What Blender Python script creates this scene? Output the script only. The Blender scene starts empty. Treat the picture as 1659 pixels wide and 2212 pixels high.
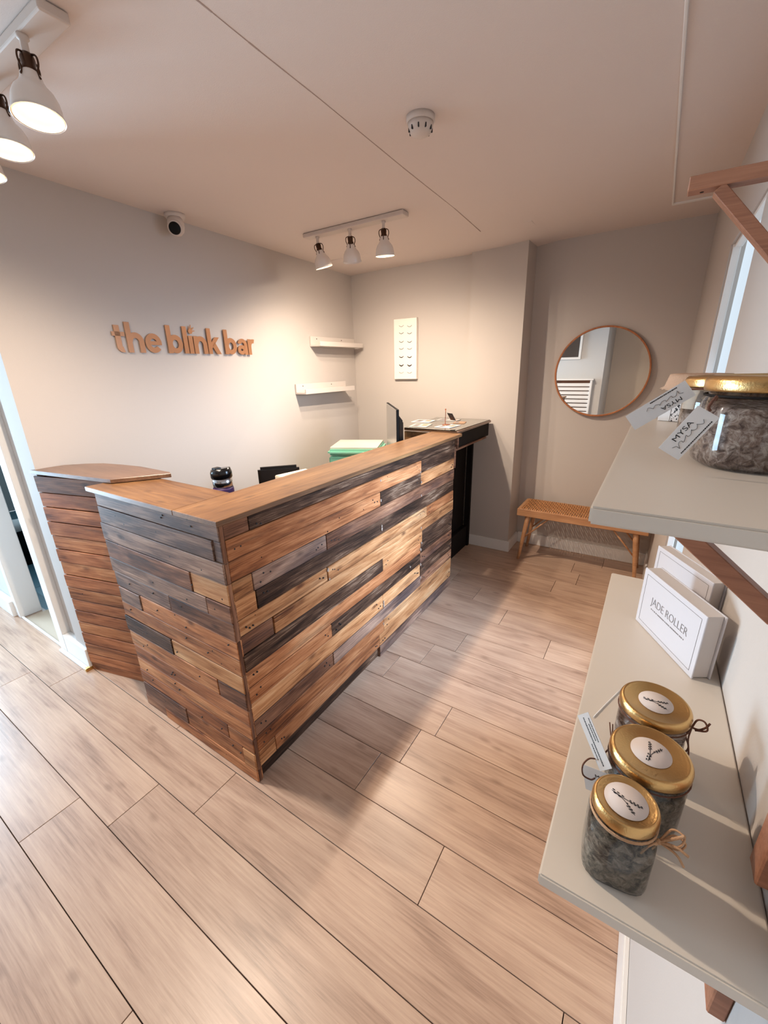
import bpy, bmesh, math, random
from mathutils import Vector, Matrix
random.seed(7)
PI = math.pi
SC = bpy.context.scene
COL = SC.collection

# ------------------------------------------------------------------ camera
f_px = 892.7486
yaw, pitch, roll = .57332524, -.33589059, -.02292547
fw = Vector((-math.sin(yaw)*math.cos(pitch), math.cos(yaw)*math.cos(pitch), math.sin(pitch)))
r0 = Vector((math.cos(yaw), math.sin(yaw), 0)); u0 = r0.cross(fw)
rt = math.cos(roll)*r0 + math.sin(roll)*u0
up = -math.sin(roll)*r0 + math.cos(roll)*u0
cd = bpy.data.cameras.new('camera'); cam = bpy.data.objects.new('camera', cd); COL.objects.link(cam)
m = Matrix((rt, up, -fw)).transposed().to_4x4(); m.translation = Vector((0, 0, 1.5)); cam.matrix_world = m
cd.sensor_fit = 'VERTICAL'; cd.sensor_height = 36.0; cd.lens = f_px/2212*36.0
cd.clip_start = .01; cd.clip_end = 100
SC.camera = cam

# ------------------------------------------------------------------ light
SC.view_settings.view_transform = 'Standard'
SC.view_settings.look = 'None'
SC.view_settings.gamma = 1
SC.view_settings.use_curve_mapping = False
SC.view_settings.exposure = 0.06
W = bpy.data.worlds.new('overcast_sky'); SC.world = W; W.use_nodes = True
bg = W.node_tree.nodes['Background']
bg.inputs[0].default_value = (.80, .90, 1.0, 1); bg.inputs[1].default_value = 1.0

def area(name, loc, rot, sx, sy, power, col):
    l = bpy.data.lights.new(name, 'AREA'); l.shape = 'RECTANGLE'; l.size = sx; l.size_y = sy
    l.energy = power; l.color = col
    o = bpy.data.objects.new(name, l); COL.objects.link(o); o.location = loc; o.rotation_euler = rot
    return o
# daylight entering through the window of the right wall and the two shop windows
dsd = area('daylight_side_window', (.40, 1.92, 1.25), Vector((-1, -.10, -.42)).to_track_quat('-Z', 'Y').to_euler(), .62, 1.4, 21, (.58, .76, 1.0)); dsd.data.spread = math.radians(75)
dsw = area('daylight_shop_window', (-4.46, -.12, 1.2), (0, -PI/2, 0), 1.7, 1.2, 98, (.56, .79, 1.0)); dsw.data.spread = math.radians(130)
area('daylight_back_room', (-5.6, 1.9, 1.6), (0, -PI/2, 0), 1.2, 1.2, 22, (.5, .8, 1.0))
LAMP_COL = (1.0, .83, .66)
LAMP_W = 60.0

# ------------------------------------------------------------------ materials
def nm(name):
    mt = bpy.data.materials.new(name); mt.use_nodes = True
    nt = mt.node_tree; b = nt.nodes['Principled BSDF']
    return mt, nt, b
def N(nt, t, **k):
    n = nt.nodes.new(t)
    for a, v in k.items(): setattr(n, a, v)
    return n
def lin(c):
    return tuple(((x/255)/12.92 if x/255 <= .04045 else ((x/255+.055)/1.055)**2.4) for x in c) + (1,)
def flat(name, c, rough=.5, metal=0, bump=0, scale=200, var=0, spec=.5, coat=0):
    mt, nt, b = nm(name)
    b.inputs['Base Color'].default_value = lin(c); b.inputs['Roughness'].default_value = rough
    b.inputs['Metallic'].default_value = metal; b.inputs['Specular IOR Level'].default_value = spec
    b.inputs['Coat Weight'].default_value = coat
    tc = N(nt, 'ShaderNodeTexCoord')
    if bump:
        n = N(nt, 'ShaderNodeTexNoise'); n.inputs['Scale'].default_value = scale; n.inputs['Detail'].default_value = 4
        nt.links.new(tc.outputs['Object'], n.inputs['Vector'])
        bp = N(nt, 'ShaderNodeBump'); bp.inputs['Strength'].default_value = bump; bp.inputs['Distance'].default_value = .002
        nt.links.new(n.outputs['Fac'], bp.inputs['Height']); nt.links.new(bp.outputs['Normal'], b.inputs['Normal'])
    if var:
        n = N(nt, 'ShaderNodeTexNoise'); n.inputs['Scale'].default_value = 3; n.inputs['Detail'].default_value = 5
        nt.links.new(tc.outputs['Object'], n.inputs['Vector'])
        mx = N(nt, 'ShaderNodeMix', data_type='RGBA')
        d = lin(tuple(x*(1-var) for x in c))
        mx.inputs['A'].default_value = lin(c); mx.inputs['B'].default_value = d
        nt.links.new(n.outputs['Fac'], mx.inputs['Factor']); nt.links.new(mx.outputs['Result'], b.inputs['Base Color'])
    return mt

def wood(name, stops, axis='X', rough=.55, grain=1.0, bump=.35, knots=.5, holes=0, hue_var=.12, fine=1.0, coat=0, streak=0, weather=0, contrast=1.0, spec=.5, blotch=.9):
    """stops: list of (pos, rgb).  axis = direction of the grain in object space"""
    mt, nt, b = nm(name); L = nt.links.new
    tc = N(nt, 'ShaderNodeTexCoord'); oi = N(nt, 'ShaderNodeObjectInfo')
    ml = N(nt, 'ShaderNodeMath', operation='MULTIPLY'); ml.inputs[1].default_value = 37.0; L(oi.outputs['Random'], ml.inputs[0])
    cx = N(nt, 'ShaderNodeCombineXYZ')
    for i in range(3): L(ml.outputs[0], cx.inputs[i])
    ad = N(nt, 'ShaderNodeVectorMath', operation='ADD'); L(tc.outputs['Object'], ad.inputs[0]); L(cx.outputs[0], ad.inputs[1])
    def mapped(a, bb, c=None):
        mp = N(nt, 'ShaderNodeMapping'); s = [bb, bb, bb]; s['XYZ'.index(axis)] = a
        mp.inputs['Scale'].default_value = s; L(ad.outputs[0], mp.inputs['Vector']); return mp
    # slow warp bands (cathedral figure)
    w1 = mapped(1.6*grain, 14*grain)
    n1 = N(nt, 'ShaderNodeTexNoise'); n1.inputs['Scale'].default_value = 1; n1.inputs['Detail'].default_value = 3; n1.inputs['Distortion'].default_value = .6
    L(w1.outputs[0], n1.inputs['Vector'])
    sn = N(nt, 'ShaderNodeMath', operation='MULTIPLY'); sn.inputs[1].default_value = 26; L(n1.outputs['Fac'], sn.inputs[0])
    si = N(nt, 'ShaderNodeMath', operation='SINE'); L(sn.outputs[0], si.inputs[0])
    w2 = mapped(7*fine, 190*fine)
    n2 = N(nt, 'ShaderNodeTexNoise'); n2.inputs['Scale'].default_value = 1; n2.inputs['Detail'].default_value = 5; n2.inputs['Roughness'].default_value = .7
    L(w2.outputs[0], n2.inputs['Vector'])
    w3 = mapped(2.2, 7)
    n3 = N(nt, 'ShaderNodeTexNoise'); n3.inputs['Scale'].default_value = 1; n3.inputs['Detail'].default_value = 4
    L(w3.outputs[0], n3.inputs['Vector'])
    a0 = N(nt, 'ShaderNodeMath', operation='MULTIPLY_ADD'); a0.inputs[1].default_value = contrast; a0.inputs[2].default_value = .5-.5*contrast; L(n2.outputs['Fac'], a0.inputs[0])
    a1 = N(nt, 'ShaderNodeMath', operation='MULTIPLY_ADD'); a1.inputs[1].default_value = .09*contrast; L(si.outputs[0], a1.inputs[0]); L(a0.outputs[0], a1.inputs[2])
    a2 = N(nt, 'ShaderNodeMath', operation='MULTIPLY_ADD'); a2.inputs[1].default_value = blotch; a2.use_clamp = False
    L(n3.outputs['Fac'], a2.inputs[0]); L(a1.outputs[0], a2.inputs[2])
    a3 = N(nt, 'ShaderNodeMath', operation='ADD'); a3.inputs[1].default_value = -.5*blotch; L(a2.outputs[0], a3.inputs[0])
    cr = N(nt, 'ShaderNodeValToRGB'); e = cr.color_ramp.elements
    while len(e) > 1: e.remove(e[-1])
    e[0].position = stops[0][0]; e[0].color = lin(stops[0][1])
    for p, c in stops[1:]:
        q = e.new(p); q.color = lin(c)
    L(a3.outputs[0], cr.inputs['Fac'])
    col = cr.outputs['Color']
    def mixin(col, fac, c):
        mx = N(nt, 'ShaderNodeMix', data_type='RGBA'); L(fac, mx.inputs['Factor']); L(col, mx.inputs['A']); mx.inputs['B'].default_value = lin(c); return mx.outputs['Result']
    if knots:
        w4 = mapped(5.0, 11.0); v = N(nt, 'ShaderNodeTexVoronoi'); v.inputs['Scale'].default_value = 1; L(w4.outputs[0], v.inputs['Vector'])
        mr = N(nt, 'ShaderNodeMapRange'); mr.inputs['From Min'].default_value = .05; mr.inputs['From Max'].default_value = .17
        mr.inputs['To Min'].default_value = knots; mr.inputs['To Max'].default_value = 0
        L(v.outputs['Distance'], mr.inputs['Value'])
        col = mixin(col, mr.outputs[0], stops[0][1])
    if holes:
        w5 = mapped(24.0, 24.0); v = N(nt, 'ShaderNodeTexVoronoi'); v.inputs['Scale'].default_value = 1; L(w5.outputs[0], v.inputs['Vector'])
        lt = N(nt, 'ShaderNodeMath', operation='LESS_THAN'); lt.inputs[1].default_value = .085; L(v.outputs['Distance'], lt.inputs[0])
        sp = N(nt, 'ShaderNodeSeparateColor'); L(v.outputs['Color'], sp.inputs[0])
        l2 = N(nt, 'ShaderNodeMath', operation='LESS_THAN'); l2.inputs[1].default_value = holes; L(sp.outputs[0], l2.inputs[0])
        mm = N(nt, 'ShaderNodeMath', operation='MULTIPLY'); L(lt.outputs[0], mm.inputs[0]); L(l2.outputs[0], mm.inputs[1])
        col = mixin(col, mm.outputs[0], (28, 18, 14))
    if streak:
        w6 = mapped(1.7, 22); n6 = N(nt, 'ShaderNodeTexNoise'); n6.inputs['Scale'].default_value = 1; n6.inputs['Detail'].default_value = 6; n6.inputs['Roughness'].default_value = .65
        L(w6.outputs[0], n6.inputs['Vector'])
        mr = N(nt, 'ShaderNodeMapRange'); mr.inputs['From Min'].default_value = .53; mr.inputs['From Max'].default_value = .66
        mr.inputs['To Min'].default_value = 0; mr.inputs['To Max'].default_value = streak; L(n6.outputs['Fac'], mr.inputs['Value'])
        col = mixin(col, mr.outputs[0], (62, 42, 36))
    if weather:
        w6 = mapped(2.3, 12); n6 = N(nt, 'ShaderNodeTexNoise'); n6.inputs['Scale'].default_value = 1; n6.inputs['Detail'].default_value = 5
        L(w6.outputs[0], n6.inputs['Vector'])
        mr = N(nt, 'ShaderNodeMapRange'); mr.inputs['From Min'].default_value = .5; mr.inputs['From Max'].default_value = .62
        mr.inputs['To Min'].default_value = 0; mr.inputs['To Max'].default_value = weather; L(n6.outputs['Fac'], mr.inputs['Value'])
        col = mixin(col, mr.outputs[0], (70, 62, 64))
    hs = N(nt, 'ShaderNodeHueSaturation')
    mr = N(nt, 'ShaderNodeMapRange'); mr.inputs['To Min'].default_value = 1-hue_var; mr.inputs['To Max'].default_value = 1+hue_var
    L(oi.outputs['Random'], mr.inputs['Value']); L(mr.outputs[0], hs.inputs['Value']); L(col, hs.inputs['Color'])
    L(hs.outputs[0], b.inputs['Base Color'])
    b.inputs['Roughness'].default_value = rough; b.inputs['Coat Weight'].default_value = coat; b.inputs['Coat Roughness'].default_value = .35; b.inputs['Specular IOR Level'].default_value = spec
    bp = N(nt, 'ShaderNodeBump'); bp.inputs['Strength'].default_value = bump; bp.inputs['Distance'].default_value = .0015
    L(a1.outputs[0], bp.inputs['Height']); L(bp.outputs['Normal'], b.inputs['Normal'])
    return mt

M = {}
M['wall'] = flat('wall_paint', (193, 184, 177), .75, bump=.15, scale=350, spec=.25)
M['wall_warm'] = flat('wall_paint_warm', (236, 222, 206), .75, bump=.1, scale=350, spec=.25)
M['wall_cool'] = flat('wall_paint_front', (206, 204, 202), .75, bump=.1, scale=350, spec=.25)
M['ceil'] = flat('ceiling_paint', (220, 206, 198), .85, bump=.3, scale=420, spec=.2)
M['seam'] = flat('ceiling_seam', (170, 148, 138), .9)
M['white'] = flat('white_gloss_paint', (232, 228, 224), .35)
M['ledge'] = flat('ledge_paint', (206, 196, 188), .5)
M['white_plastic'] = flat('white_plastic', (206, 192, 182), .5)
M['shelfpaint'] = flat('grey_beige_shelf_paint', (214, 204, 192), .38, var=.03)
M['black'] = flat('black_plastic', (12, 12, 13), .55, spec=.2)
M['gloss'] = flat('black_gloss_plastic', (14, 13, 15), .18)
M['dark'] = flat('dark_stained_wood', (19, 13, 11), .75, bump=.3, scale=60, spec=.2)
M['leather'] = flat('black_leather', (18, 18, 19), .35, bump=.3, scale=400)
M['bronze'] = flat('aged_bronze', (74, 52, 38), .35, metal=.85)
M['gold'] = flat('gold_lid', (206, 168, 112), .3, metal=1, bump=.15, scale=500)
M['brass'] = flat('brass', (196, 158, 96), .25, metal=1)
M['rosegold'] = flat('rose_gold', (205, 128, 92), .22, metal=1)
M['copper_sign'] = flat('copper_mirror_acrylic', (190, 138, 102), .3, metal=.55)
M['paper'] = flat('paper', (226, 222, 220), .7)
M['paper_grey'] = flat('grey_card', (188, 184, 182), .7)
M['ink'] = flat('black_ink', (30, 30, 34), .6)
M['ink_soft'] = flat('grey_ink', (128, 120, 118), .6)
M['label'] = flat('round_label_paper', (214, 202, 196), .75)
M['twine'] = flat('brown_twine', (112, 70, 52), .9, bump=.8, scale=1500)
M['raffia'] = flat('natural_raffia', (190, 148, 112), .85, bump=.6, scale=900)
M['kraft'] = flat('kraft_paper', (176, 142, 116), .85, bump=.7, scale=300)
M['mint'] = flat('mint_green_enamel', (132, 198, 172), .3)
M['marble'] = flat('patterned_white_paper', (226, 218, 204), .5, var=.22)
M['purple'] = flat('purple_band', (62, 34, 84), .5)
M['steel'] = flat('steel', (190, 190, 192), .22, metal=1)
M['screen'] = flat('screen_pale_reflection', (168, 164, 160), .25)  # bright reflection on the screen put into its pale grey base colour
M['cream'] = flat('cream_card', (240, 226, 206), .6)
M['tissue'] = flat('tissue_oval', (214, 190, 168), .7)
M['box'] = flat('white_gift_box', (204, 200, 203), .55)
M['boxside'] = flat('white_gift_box_side', (206, 198, 194), .6)
M['lash'] = flat('lash_fibre', (40, 28, 24), .8)
M['lash_soft'] = flat('lash_fibre_light', (84, 64, 56), .8)
M['poster'] = flat('poster_board', (236, 226, 216), .6)
M['hallfloor'] = flat('blue_grey_tile', (96, 140, 156), .4)
M['tanfloor'] = flat('tan_mat', (206, 184, 160), .8, bump=.4, scale=300)
M['plaster'] = flat('old_white_paint', (158, 142, 130), .8)
M['groutdark'] = flat('dark_plank_joint', (66, 44, 36), .9)  # dark base colour that shows in the plank joints
M['photo'] = flat('framed_photo_print', (74, 60, 54), .5, var=.7)
mt, nt, b = nm('mirror_glass'); b.inputs['Metallic'].default_value = 1; b.inputs['Roughness'].default_value = .0; b.inputs['Base Color'].default_value = (.93, .94, .93, 1); M['mirror'] = mt
def glass(name, c=(1, 1, 1), rough=.0, ior=1.45):
    mt, nt, b = nm(name); b.inputs['Transmission Weight'].default_value = 1; b.inputs['Roughness'].default_value = rough
    b.inputs['IOR'].default_value = ior; b.inputs['Base Color'].default_value = (*c, 1); return mt
M['glass'] = glass('jar_glass', (.93, .97, .95))
M['glasstop'] = glass('glass_sheet', (.9, .97, .94))
def thin(name, tint, w):
    mt = bpy.data.materials.new(name); mt.use_nodes = True; nt = mt.node_tree; nt.nodes.clear()
    o = N(nt, 'ShaderNodeOutputMaterial'); t = N(nt, 'ShaderNodeBsdfTransparent'); g = N(nt, 'ShaderNodeBsdfGlossy'); x = N(nt, 'ShaderNodeMixShader')
    t.inputs[0].default_value = (*tint, 1); g.inputs['Roughness'].default_value = .02; x.inputs[0].default_value = w
    nt.links.new(t.outputs[0], x.inputs[1]); nt.links.new(g.outputs[0], x.inputs[2]); nt.links.new(x.outputs[0], o.inputs[0]); return mt
M['pane'] = thin('window_pane', (.97, .99, 1), .06)
mt, nt, b = nm('lamp_shade_frosted'); b.inputs['Base Color'].default_value = lin((226, 216, 208)); b.inputs['Roughness'].default_value = .3
b.inputs['Transmission Weight'].default_value = 0; b.inputs['Coat Weight'].default_value = .5; M['shade'] = mt
def emit(name, c, s):
    mt, nt, b = nm(name); b.inputs['Emission Color'].default_value = (*c, 1); b.inputs['Emission Strength'].default_value = s; b.inputs['Base Color'].default_value = (*c, 1); return mt
M['bulb'] = emit('lit_bulb', (1, .88, .68), 5)
M['bulb_ring'] = emit('lit_reflector_face', (1, .80, .52), .8)
M['bulb_off'] = flat('reflector_bulb_glass', (206, 196, 186), .15)
# jar contents: mottled dried herbs and salt
def herbs(name, a, bc, c):
    mt, nt, b = nm(name); L = nt.links.new; tc = N(nt, 'ShaderNodeTexCoord')
    n = N(nt, 'ShaderNodeTexNoise'); n.inputs['Scale'].default_value = 120; n.inputs['Detail'].default_value = 6; n.inputs['Roughness'].default_value = .7; n.inputs['Distortion'].default_value = .8
    L(tc.outputs['Object'], n.inputs['Vector']); cr = N(nt, 'ShaderNodeValToRGB'); e = cr.color_ramp.elements
    e[0].position = .36; e[0].color = lin(a); e[1].position = .64; e[1].color = lin(c); q = e.new(.5); q.color = lin(bc)
    L(n.outputs['Fac'], cr.inputs['Fac']); L(cr.outputs[0], b.inputs['Base Color']); b.inputs['Roughness'].default_value = .9
    bp = N(nt, 'ShaderNodeBump'); bp.inputs['Strength'].default_value = .8; bp.inputs['Distance'].default_value = .003; L(n.outputs['Fac'], bp.inputs['Height']); L(bp.outputs[0], b.inputs['Normal'])
    return mt
M['herb_dark'] = herbs('dried_herbs_dark', (44, 38, 34), (122, 110, 98), (176, 160, 144))
M['herb_pink'] = herbs('bath_salt_and_petals', (84, 60, 52), (158, 132, 120), (214, 196, 186))
mt, nt, b = nm('speckled_card'); L = nt.links.new; tc = N(nt, 'ShaderNodeTexCoord'); v = N(nt, 'ShaderNodeTexNoise'); v.inputs['Scale'].default_value = 260
L(tc.outputs['Object'], v.inputs['Vector']); cr = N(nt, 'ShaderNodeValToRGB'); cr.color_ramp.elements[0].position = .44; cr.color_ramp.elements[0].color = lin((34, 32, 34)); cr.color_ramp.elements[1].position = .48; cr.color_ramp.elements[1].color = lin((220, 214, 212))
L(v.outputs['Fac'], cr.inputs['Fac']); L(cr.outputs[0], b.inputs['Base Color']); M['speckle'] = mt
# cane weave
mt, nt, b = nm('woven_cane'); L = nt.links.new; tc = N(nt, 'ShaderNodeTexCoord')
wv = N(nt, 'ShaderNodeTexNoise'); wv.inputs['Scale'].default_value = 180; L(tc.outputs['Object'], wv.inputs['Vector'])
cr = N(nt, 'ShaderNodeValToRGB'); cr.color_ramp.elements[0].color = lin((150, 98, 58)); cr.color_ramp.elements[1].color = lin((208, 154, 104)); L(wv.outputs['Fac'], cr.inputs['Fac']); L(cr.outputs[0], b.inputs['Base Color']); b.inputs['Roughness'].default_value = .55; M['cane'] = mt

def woodset(axis):
    return {
     'L': wood('pallet_wood_light_'+axis, [(0, (92, 52, 32)), (.35, (172, 116, 74)), (.7, (202, 148, 102)), (1, (222, 178, 134))], axis, knots=.8, holes=.16, streak=.45, contrast=1.5, spec=.2, blotch=1.5),
     'O': wood('pallet_wood_orange_'+axis, [(0, (78, 42, 26)), (.4, (152, 94, 58)), (.75, (184, 124, 82)), (1, (208, 154, 110))], axis, knots=.8, holes=.14, streak=.6, contrast=1.5, spec=.2, blotch=1.5),
     'M': wood('pallet_wood_brown_'+axis, [(0, (56, 34, 26)), (.4, (114, 76, 56)), (.75, (150, 106, 80)), (1, (184, 138, 106))], axis, knots=.75, holes=.12, streak=.6, weather=.25, contrast=1.5, spec=.2, blotch=1.5),
     'D': wood('pallet_wood_charcoal_'+axis, [(0, (26, 18, 14)), (.45, (62, 43, 33)), (.75, (98, 72, 56)), (1, (158, 130, 108))], axis, knots=.5, holes=.06, bump=.7, fine=1.1, contrast=1.7, spec=.15, blotch=1.3),
     'G': wood('pallet_wood_weathered_'+axis, [(0, (54, 38, 34)), (.4, (112, 86, 74)), (.7, (152, 120, 102)), (1, (182, 150, 128))], axis, knots=.75, holes=.08, weather=.55, contrast=1.5, spec=.2, blotch=1.5),
     'R': wood('pallet_wood_reddish_'+axis, [(0, (74, 40, 24)), (.4, (142, 86, 54)), (.75, (174, 112, 74)), (1, (198, 140, 98))], axis, knots=.75, streak=.5, contrast=1.4, spec=.2, blotch=1.5)}
WX = woodset('X'); WY = woodset('Y'); WZ = woodset('Z')
M['top'] = wood('varnished_top_y', [(0, (62, 40, 25)), (.4, (112, 77, 48)), (.8, (142, 103, 66)), (1, (170, 130, 88))], 'Y', rough=.42, coat=.12, knots=.5, hue_var=.04, bump=.12)
M['topx'] = wood('varnished_top_x', [(0, (62, 40, 25)), (.4, (112, 77, 48)), (.8, (142, 103, 66)), (1, (170, 130, 88))], 'X', rough=.42, coat=.12, knots=.5, hue_var=.04, bump=.12)
M['topdark'] = wood('dark_varnished_top', [(0, (60, 40, 30)), (.4, (104, 72, 52)), (1, (144, 108, 82))], 'X', rough=.3, coat=.35, hue_var=.05, bump=.12)
M['bracket'] = wood('stained_bracket_wood', [(0, (104, 64, 46)), (.5, (156, 104, 78)), (1, (184, 130, 100))], 'X', rough=.5, knots=0, hue_var=.05)
M['beech'] = wood('warm_beech', [(0, (148, 100, 66)), (.5, (186, 136, 96)), (1, (206, 160, 120))], 'X', rough=.4, knots=0, hue_var=.04, bump=.1)
M['mframe'] = wood('mirror_frame_wood', [(0, (120, 66, 36)), (.5, (168, 104, 62)), (1, (190, 128, 82))], 'Z', rough=.4, knots=0, bump=.1)
M['floor'] = wood('light_oak_laminate', [(0, (120, 92, 76)), (.4, (176, 145, 124)), (.75, (198, 168, 145)), (1, (212, 184, 162))], 'X', rough=.33, knots=.42, hue_var=.045, bump=.12, fine=.75, grain=.7, coat=.12)

# ------------------------------------------------------------------ builders
def bm_new(): return bmesh.new()
def box(bm, a, b, bev=0, seg=1):
    x0, y0, z0 = a; x1, y1, z1 = b
    v = [bm.verts.new(p) for p in ((x0,y0,z0),(x1,y0,z0),(x1,y1,z0),(x0,y1,z0),(x0,y0,z1),(x1,y0,z1),(x1,y1,z1),(x0,y1,z1))]
    fs = [bm.faces.new([v[i] for i in q]) for q in ((0,3,2,1),(4,5,6,7),(0,1,5,4),(1,2,6,5),(2,3,7,6),(3,0,4,7))]
    if bev:
        es = list({e for f_ in fs for e in f_.edges})
        bmesh.ops.bevel(bm, geom=es, offset=bev, segments=seg, affect='EDGES', profile=.5)
    return bm
def hexa(bm, bot, top, bev=0, seg=1):
    """bot/top lists of 3-D points (same count, counter-clockwise from above)"""
    n = len(bot); vb = [bm.verts.new(p) for p in bot]; vt = [bm.verts.new(p) for p in top]
    fs = [bm.faces.new(vb[::-1]), bm.faces.new(vt)]
    for i in range(n):
        j = (i+1) % n; fs.append(bm.faces.new((vb[i], vb[j], vt[j], vt[i])))
    if bev:
        es = list({e for f_ in fs for e in f_.edges}); bmesh.ops.bevel(bm, geom=es, offset=bev, segments=seg, affect='EDGES')
    return bm
def prism(bm, pts, z0, z1, bev=0, seg=1):
    return hexa(bm, [(x, y, z0) for x, y in pts], [(x, y, z1) for x, y in pts], bev, seg)
def obox(bm, o, ux, uy, uz, bev=0, seg=1):
    """box from corner o with edge vectors"""
    o, ux, uy, uz = map(Vector, (o, ux, uy, uz))
    if ux.cross(uy).dot(uz) < 0: o = o+ux; ux = -ux
    bot = [o, o+ux, o+ux+uy, o+uy]
    return hexa(bm, bot, [p+uz for p in bot], bev, seg)
def bar(bm, p, q, w, h, side=(0, 1, 0), bev=.001):
    """rectangular bar from p to q, width w along 'side', height h"""
    p, q = Vector(p), Vector(q); d = (q-p); s = Vector(side).normalized(); n = d.normalized().cross(s).normalized()
    return obox(bm, p - s*w/2 - n*h/2, d, s*w, n*h, bev)
def loft(bm, rings, cap0=True, cap1=True, smooth=True):
    vs = [[bm.verts.new(p) for p in r] for r in rings]; n = len(vs[0])
    for a, b2 in zip(vs, vs[1:]):
        for i in range(n):
            f_ = bm.faces.new((a[i], a[(i+1) % n], b2[(i+1) % n], b2[i])); f_.smooth = smooth
    if cap0: bm.faces.new(vs[0][::-1])
    if cap1: bm.faces.new(vs[-1])
    return bm
def circ(c, r, z, n=32, sq=2.0, rot=0, ry=None):
    out = []
    for i in range(n):
        t = 2*PI*i/n; ct, st = math.cos(t), math.sin(t)
        k = (abs(ct)**sq + abs(st)**sq)**(-1/sq)
        x, y = r*k*ct, (ry or r)*k*st
        out.append((c[0] + x*math.cos(rot) - y*math.sin(rot), c[1] + x*math.sin(rot) + y*math.cos(rot), z))
    return out
def lathe(bm, c, prof, n=32, sq=2.0, rot=0, cap0=True, cap1=True):
    return loft(bm, [circ(c, max(r, 1e-4), z, n, sq, rot) for r, z in prof], cap0, cap1)
def axis_lathe(bm, o, d, prof, n=24, cap0=True, cap1=True):
    """profile (radius, distance) along direction d from o"""
    o, d = Vector(o), Vector(d).normalized(); a = d.orthogonal().normalized(); b2 = d.cross(a)
    rings = [[o + d*h + (a*math.cos(2*PI*i/n) + b2*math.sin(2*PI*i/n))*max(r, 1e-4) for i in range(n)] for r, h in prof]
    return loft(bm, rings, cap0, cap1)
def catmull(pts, k=6):
    P = [Vector(p) for p in pts]
    if len(P) < 3: return P
    Q = [2*P[0]-P[1]] + P + [2*P[-1]-P[-2]]; out = []
    for i in range(1, len(Q)-2):
        for j in range(k):
            t = j/k; a, b2, c, d = Q[i-1:i+3]
            out.append(.5*((2*b2) + (c-a)*t + (2*a-5*b2+4*c-d)*t*t + (3*b2-a-3*c+d)*t**3))
    out.append(P[-1]); return out
def tube(bm, pts, r, n=8, k=6, r1=None):
    P = catmull(pts, k); rings = []; prev = None
    for i, p in enumerate(P):
        d = (P[min(i+1, len(P)-1)] - P[max(i-1, 0)]).normalized()
        a = d.orthogonal().normalized() if prev is None else (prev - d*prev.dot(d)).normalized()
        prev = a; b2 = d.cross(a); rr = r if r1 is None else r + (r1-r)*i/(len(P)-1)
        rings.append([p + (a*math.cos(2*PI*j/n) + b2*math.sin(2*PI*j/n))*rr for j in range(n)])
    return loft(bm, rings)

WL = {}
def wloc(o): return WL.get(o.name, Vector((0, 0, 0)))
def link(name, me, mat, parent=None, c=Vector((0, 0, 0))):
    o = bpy.data.objects.new(name, me); COL.objects.link(o)
    if mat is not None and not me.materials: me.materials.append(mat)
    if parent is not None: o.parent = parent; o.location = c - wloc(parent)
    else: o.location = c
    WL[o.name] = c.copy(); return o
def part(name, bm, mat, parent=None, base=False):
    """mesh given in world coordinates; origin goes to its centre (or its base)"""
    bmesh.ops.recalc_face_normals(bm, faces=bm.faces)
    xs = [v.co for v in bm.verts]
    lo = Vector([min(v[i] for v in xs) for i in range(3)]); hi = Vector([max(v[i] for v in xs) for i in range(3)])
    c = (lo+hi)/2
    if base: c.z = lo.z
    for v in bm.verts: v.co -= c
    me = bpy.data.meshes.new(name); bm.to_mesh(me); bm.free()
    return link(name, me, mat, parent, c)
def tag(o, label, cat, group=None):
    o['label'] = label; o['category'] = cat
    if group: o['group'] = group
    return o
def thing(name, loc, label, cat, group=None):
    o = bpy.data.objects.new(name, None); COL.objects.link(o); o.location = loc; o.empty_display_size = .05
    WL[o.name] = Vector(loc); return tag(o, label, cat, group)
def struct(name, bm, mat, parent=None):
    o = part(name, bm, mat, parent)
    if parent is None: o['kind'] = 'structure'
    return o
def B(a, b_, bev=0, seg=1): return box(bm_new(), a, b_, bev, seg)

DG = None
def glyph(body, size, ext, off=0, shear=0, sx=1, bev=0):
    """flat/extruded text mesh; returns bmesh in local XY plane and its width"""
    cu = bpy.data.curves.new('t', 'FONT'); cu.body = body; cu.size = size; cu.extrude = ext; cu.offset = off; cu.shear = shear
    cu.resolution_u = 4; cu.bevel_depth = bev; cu.bevel_resolution = 0
    o = bpy.data.objects.new('t', cu); COL.objects.link(o)
    dg = bpy.context.evaluated_depsgraph_get(); me = bpy.data.meshes.new_from_object(o.evaluated_get(dg))
    bm = bmesh.new(); bm.from_mesh(me)
    bpy.data.objects.remove(o); bpy.data.curves.remove(cu); bpy.data.meshes.remove(me)
    for v in bm.verts: v.co.x *= sx
    xs = [v.co.x for v in bm.verts] or [0]
    return bm, min(xs), max(xs)
def place(bm, o, ex, ey):
    """map local x,y,z of a bmesh onto a world frame"""
    ex, ey = Vector(ex).normalized(), Vector(ey).normalized(); ez = ex.cross(ey)
    mt_ = Matrix((ex, ey, ez)).transposed().to_4x4(); mt_.translation = Vector(o); bm.transform(mt_); return bm

# ------------------------------------------------------------------ setting
def zc(x, y):      # slightly sagging old ceiling
    a = max(0, min(1, (x+1.1)/.4)) * max(0, min(1, (y-2.0)/1.5)); return 2.275 + .042*a
def wallx_r(y): return .1725 - .0107*y
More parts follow.
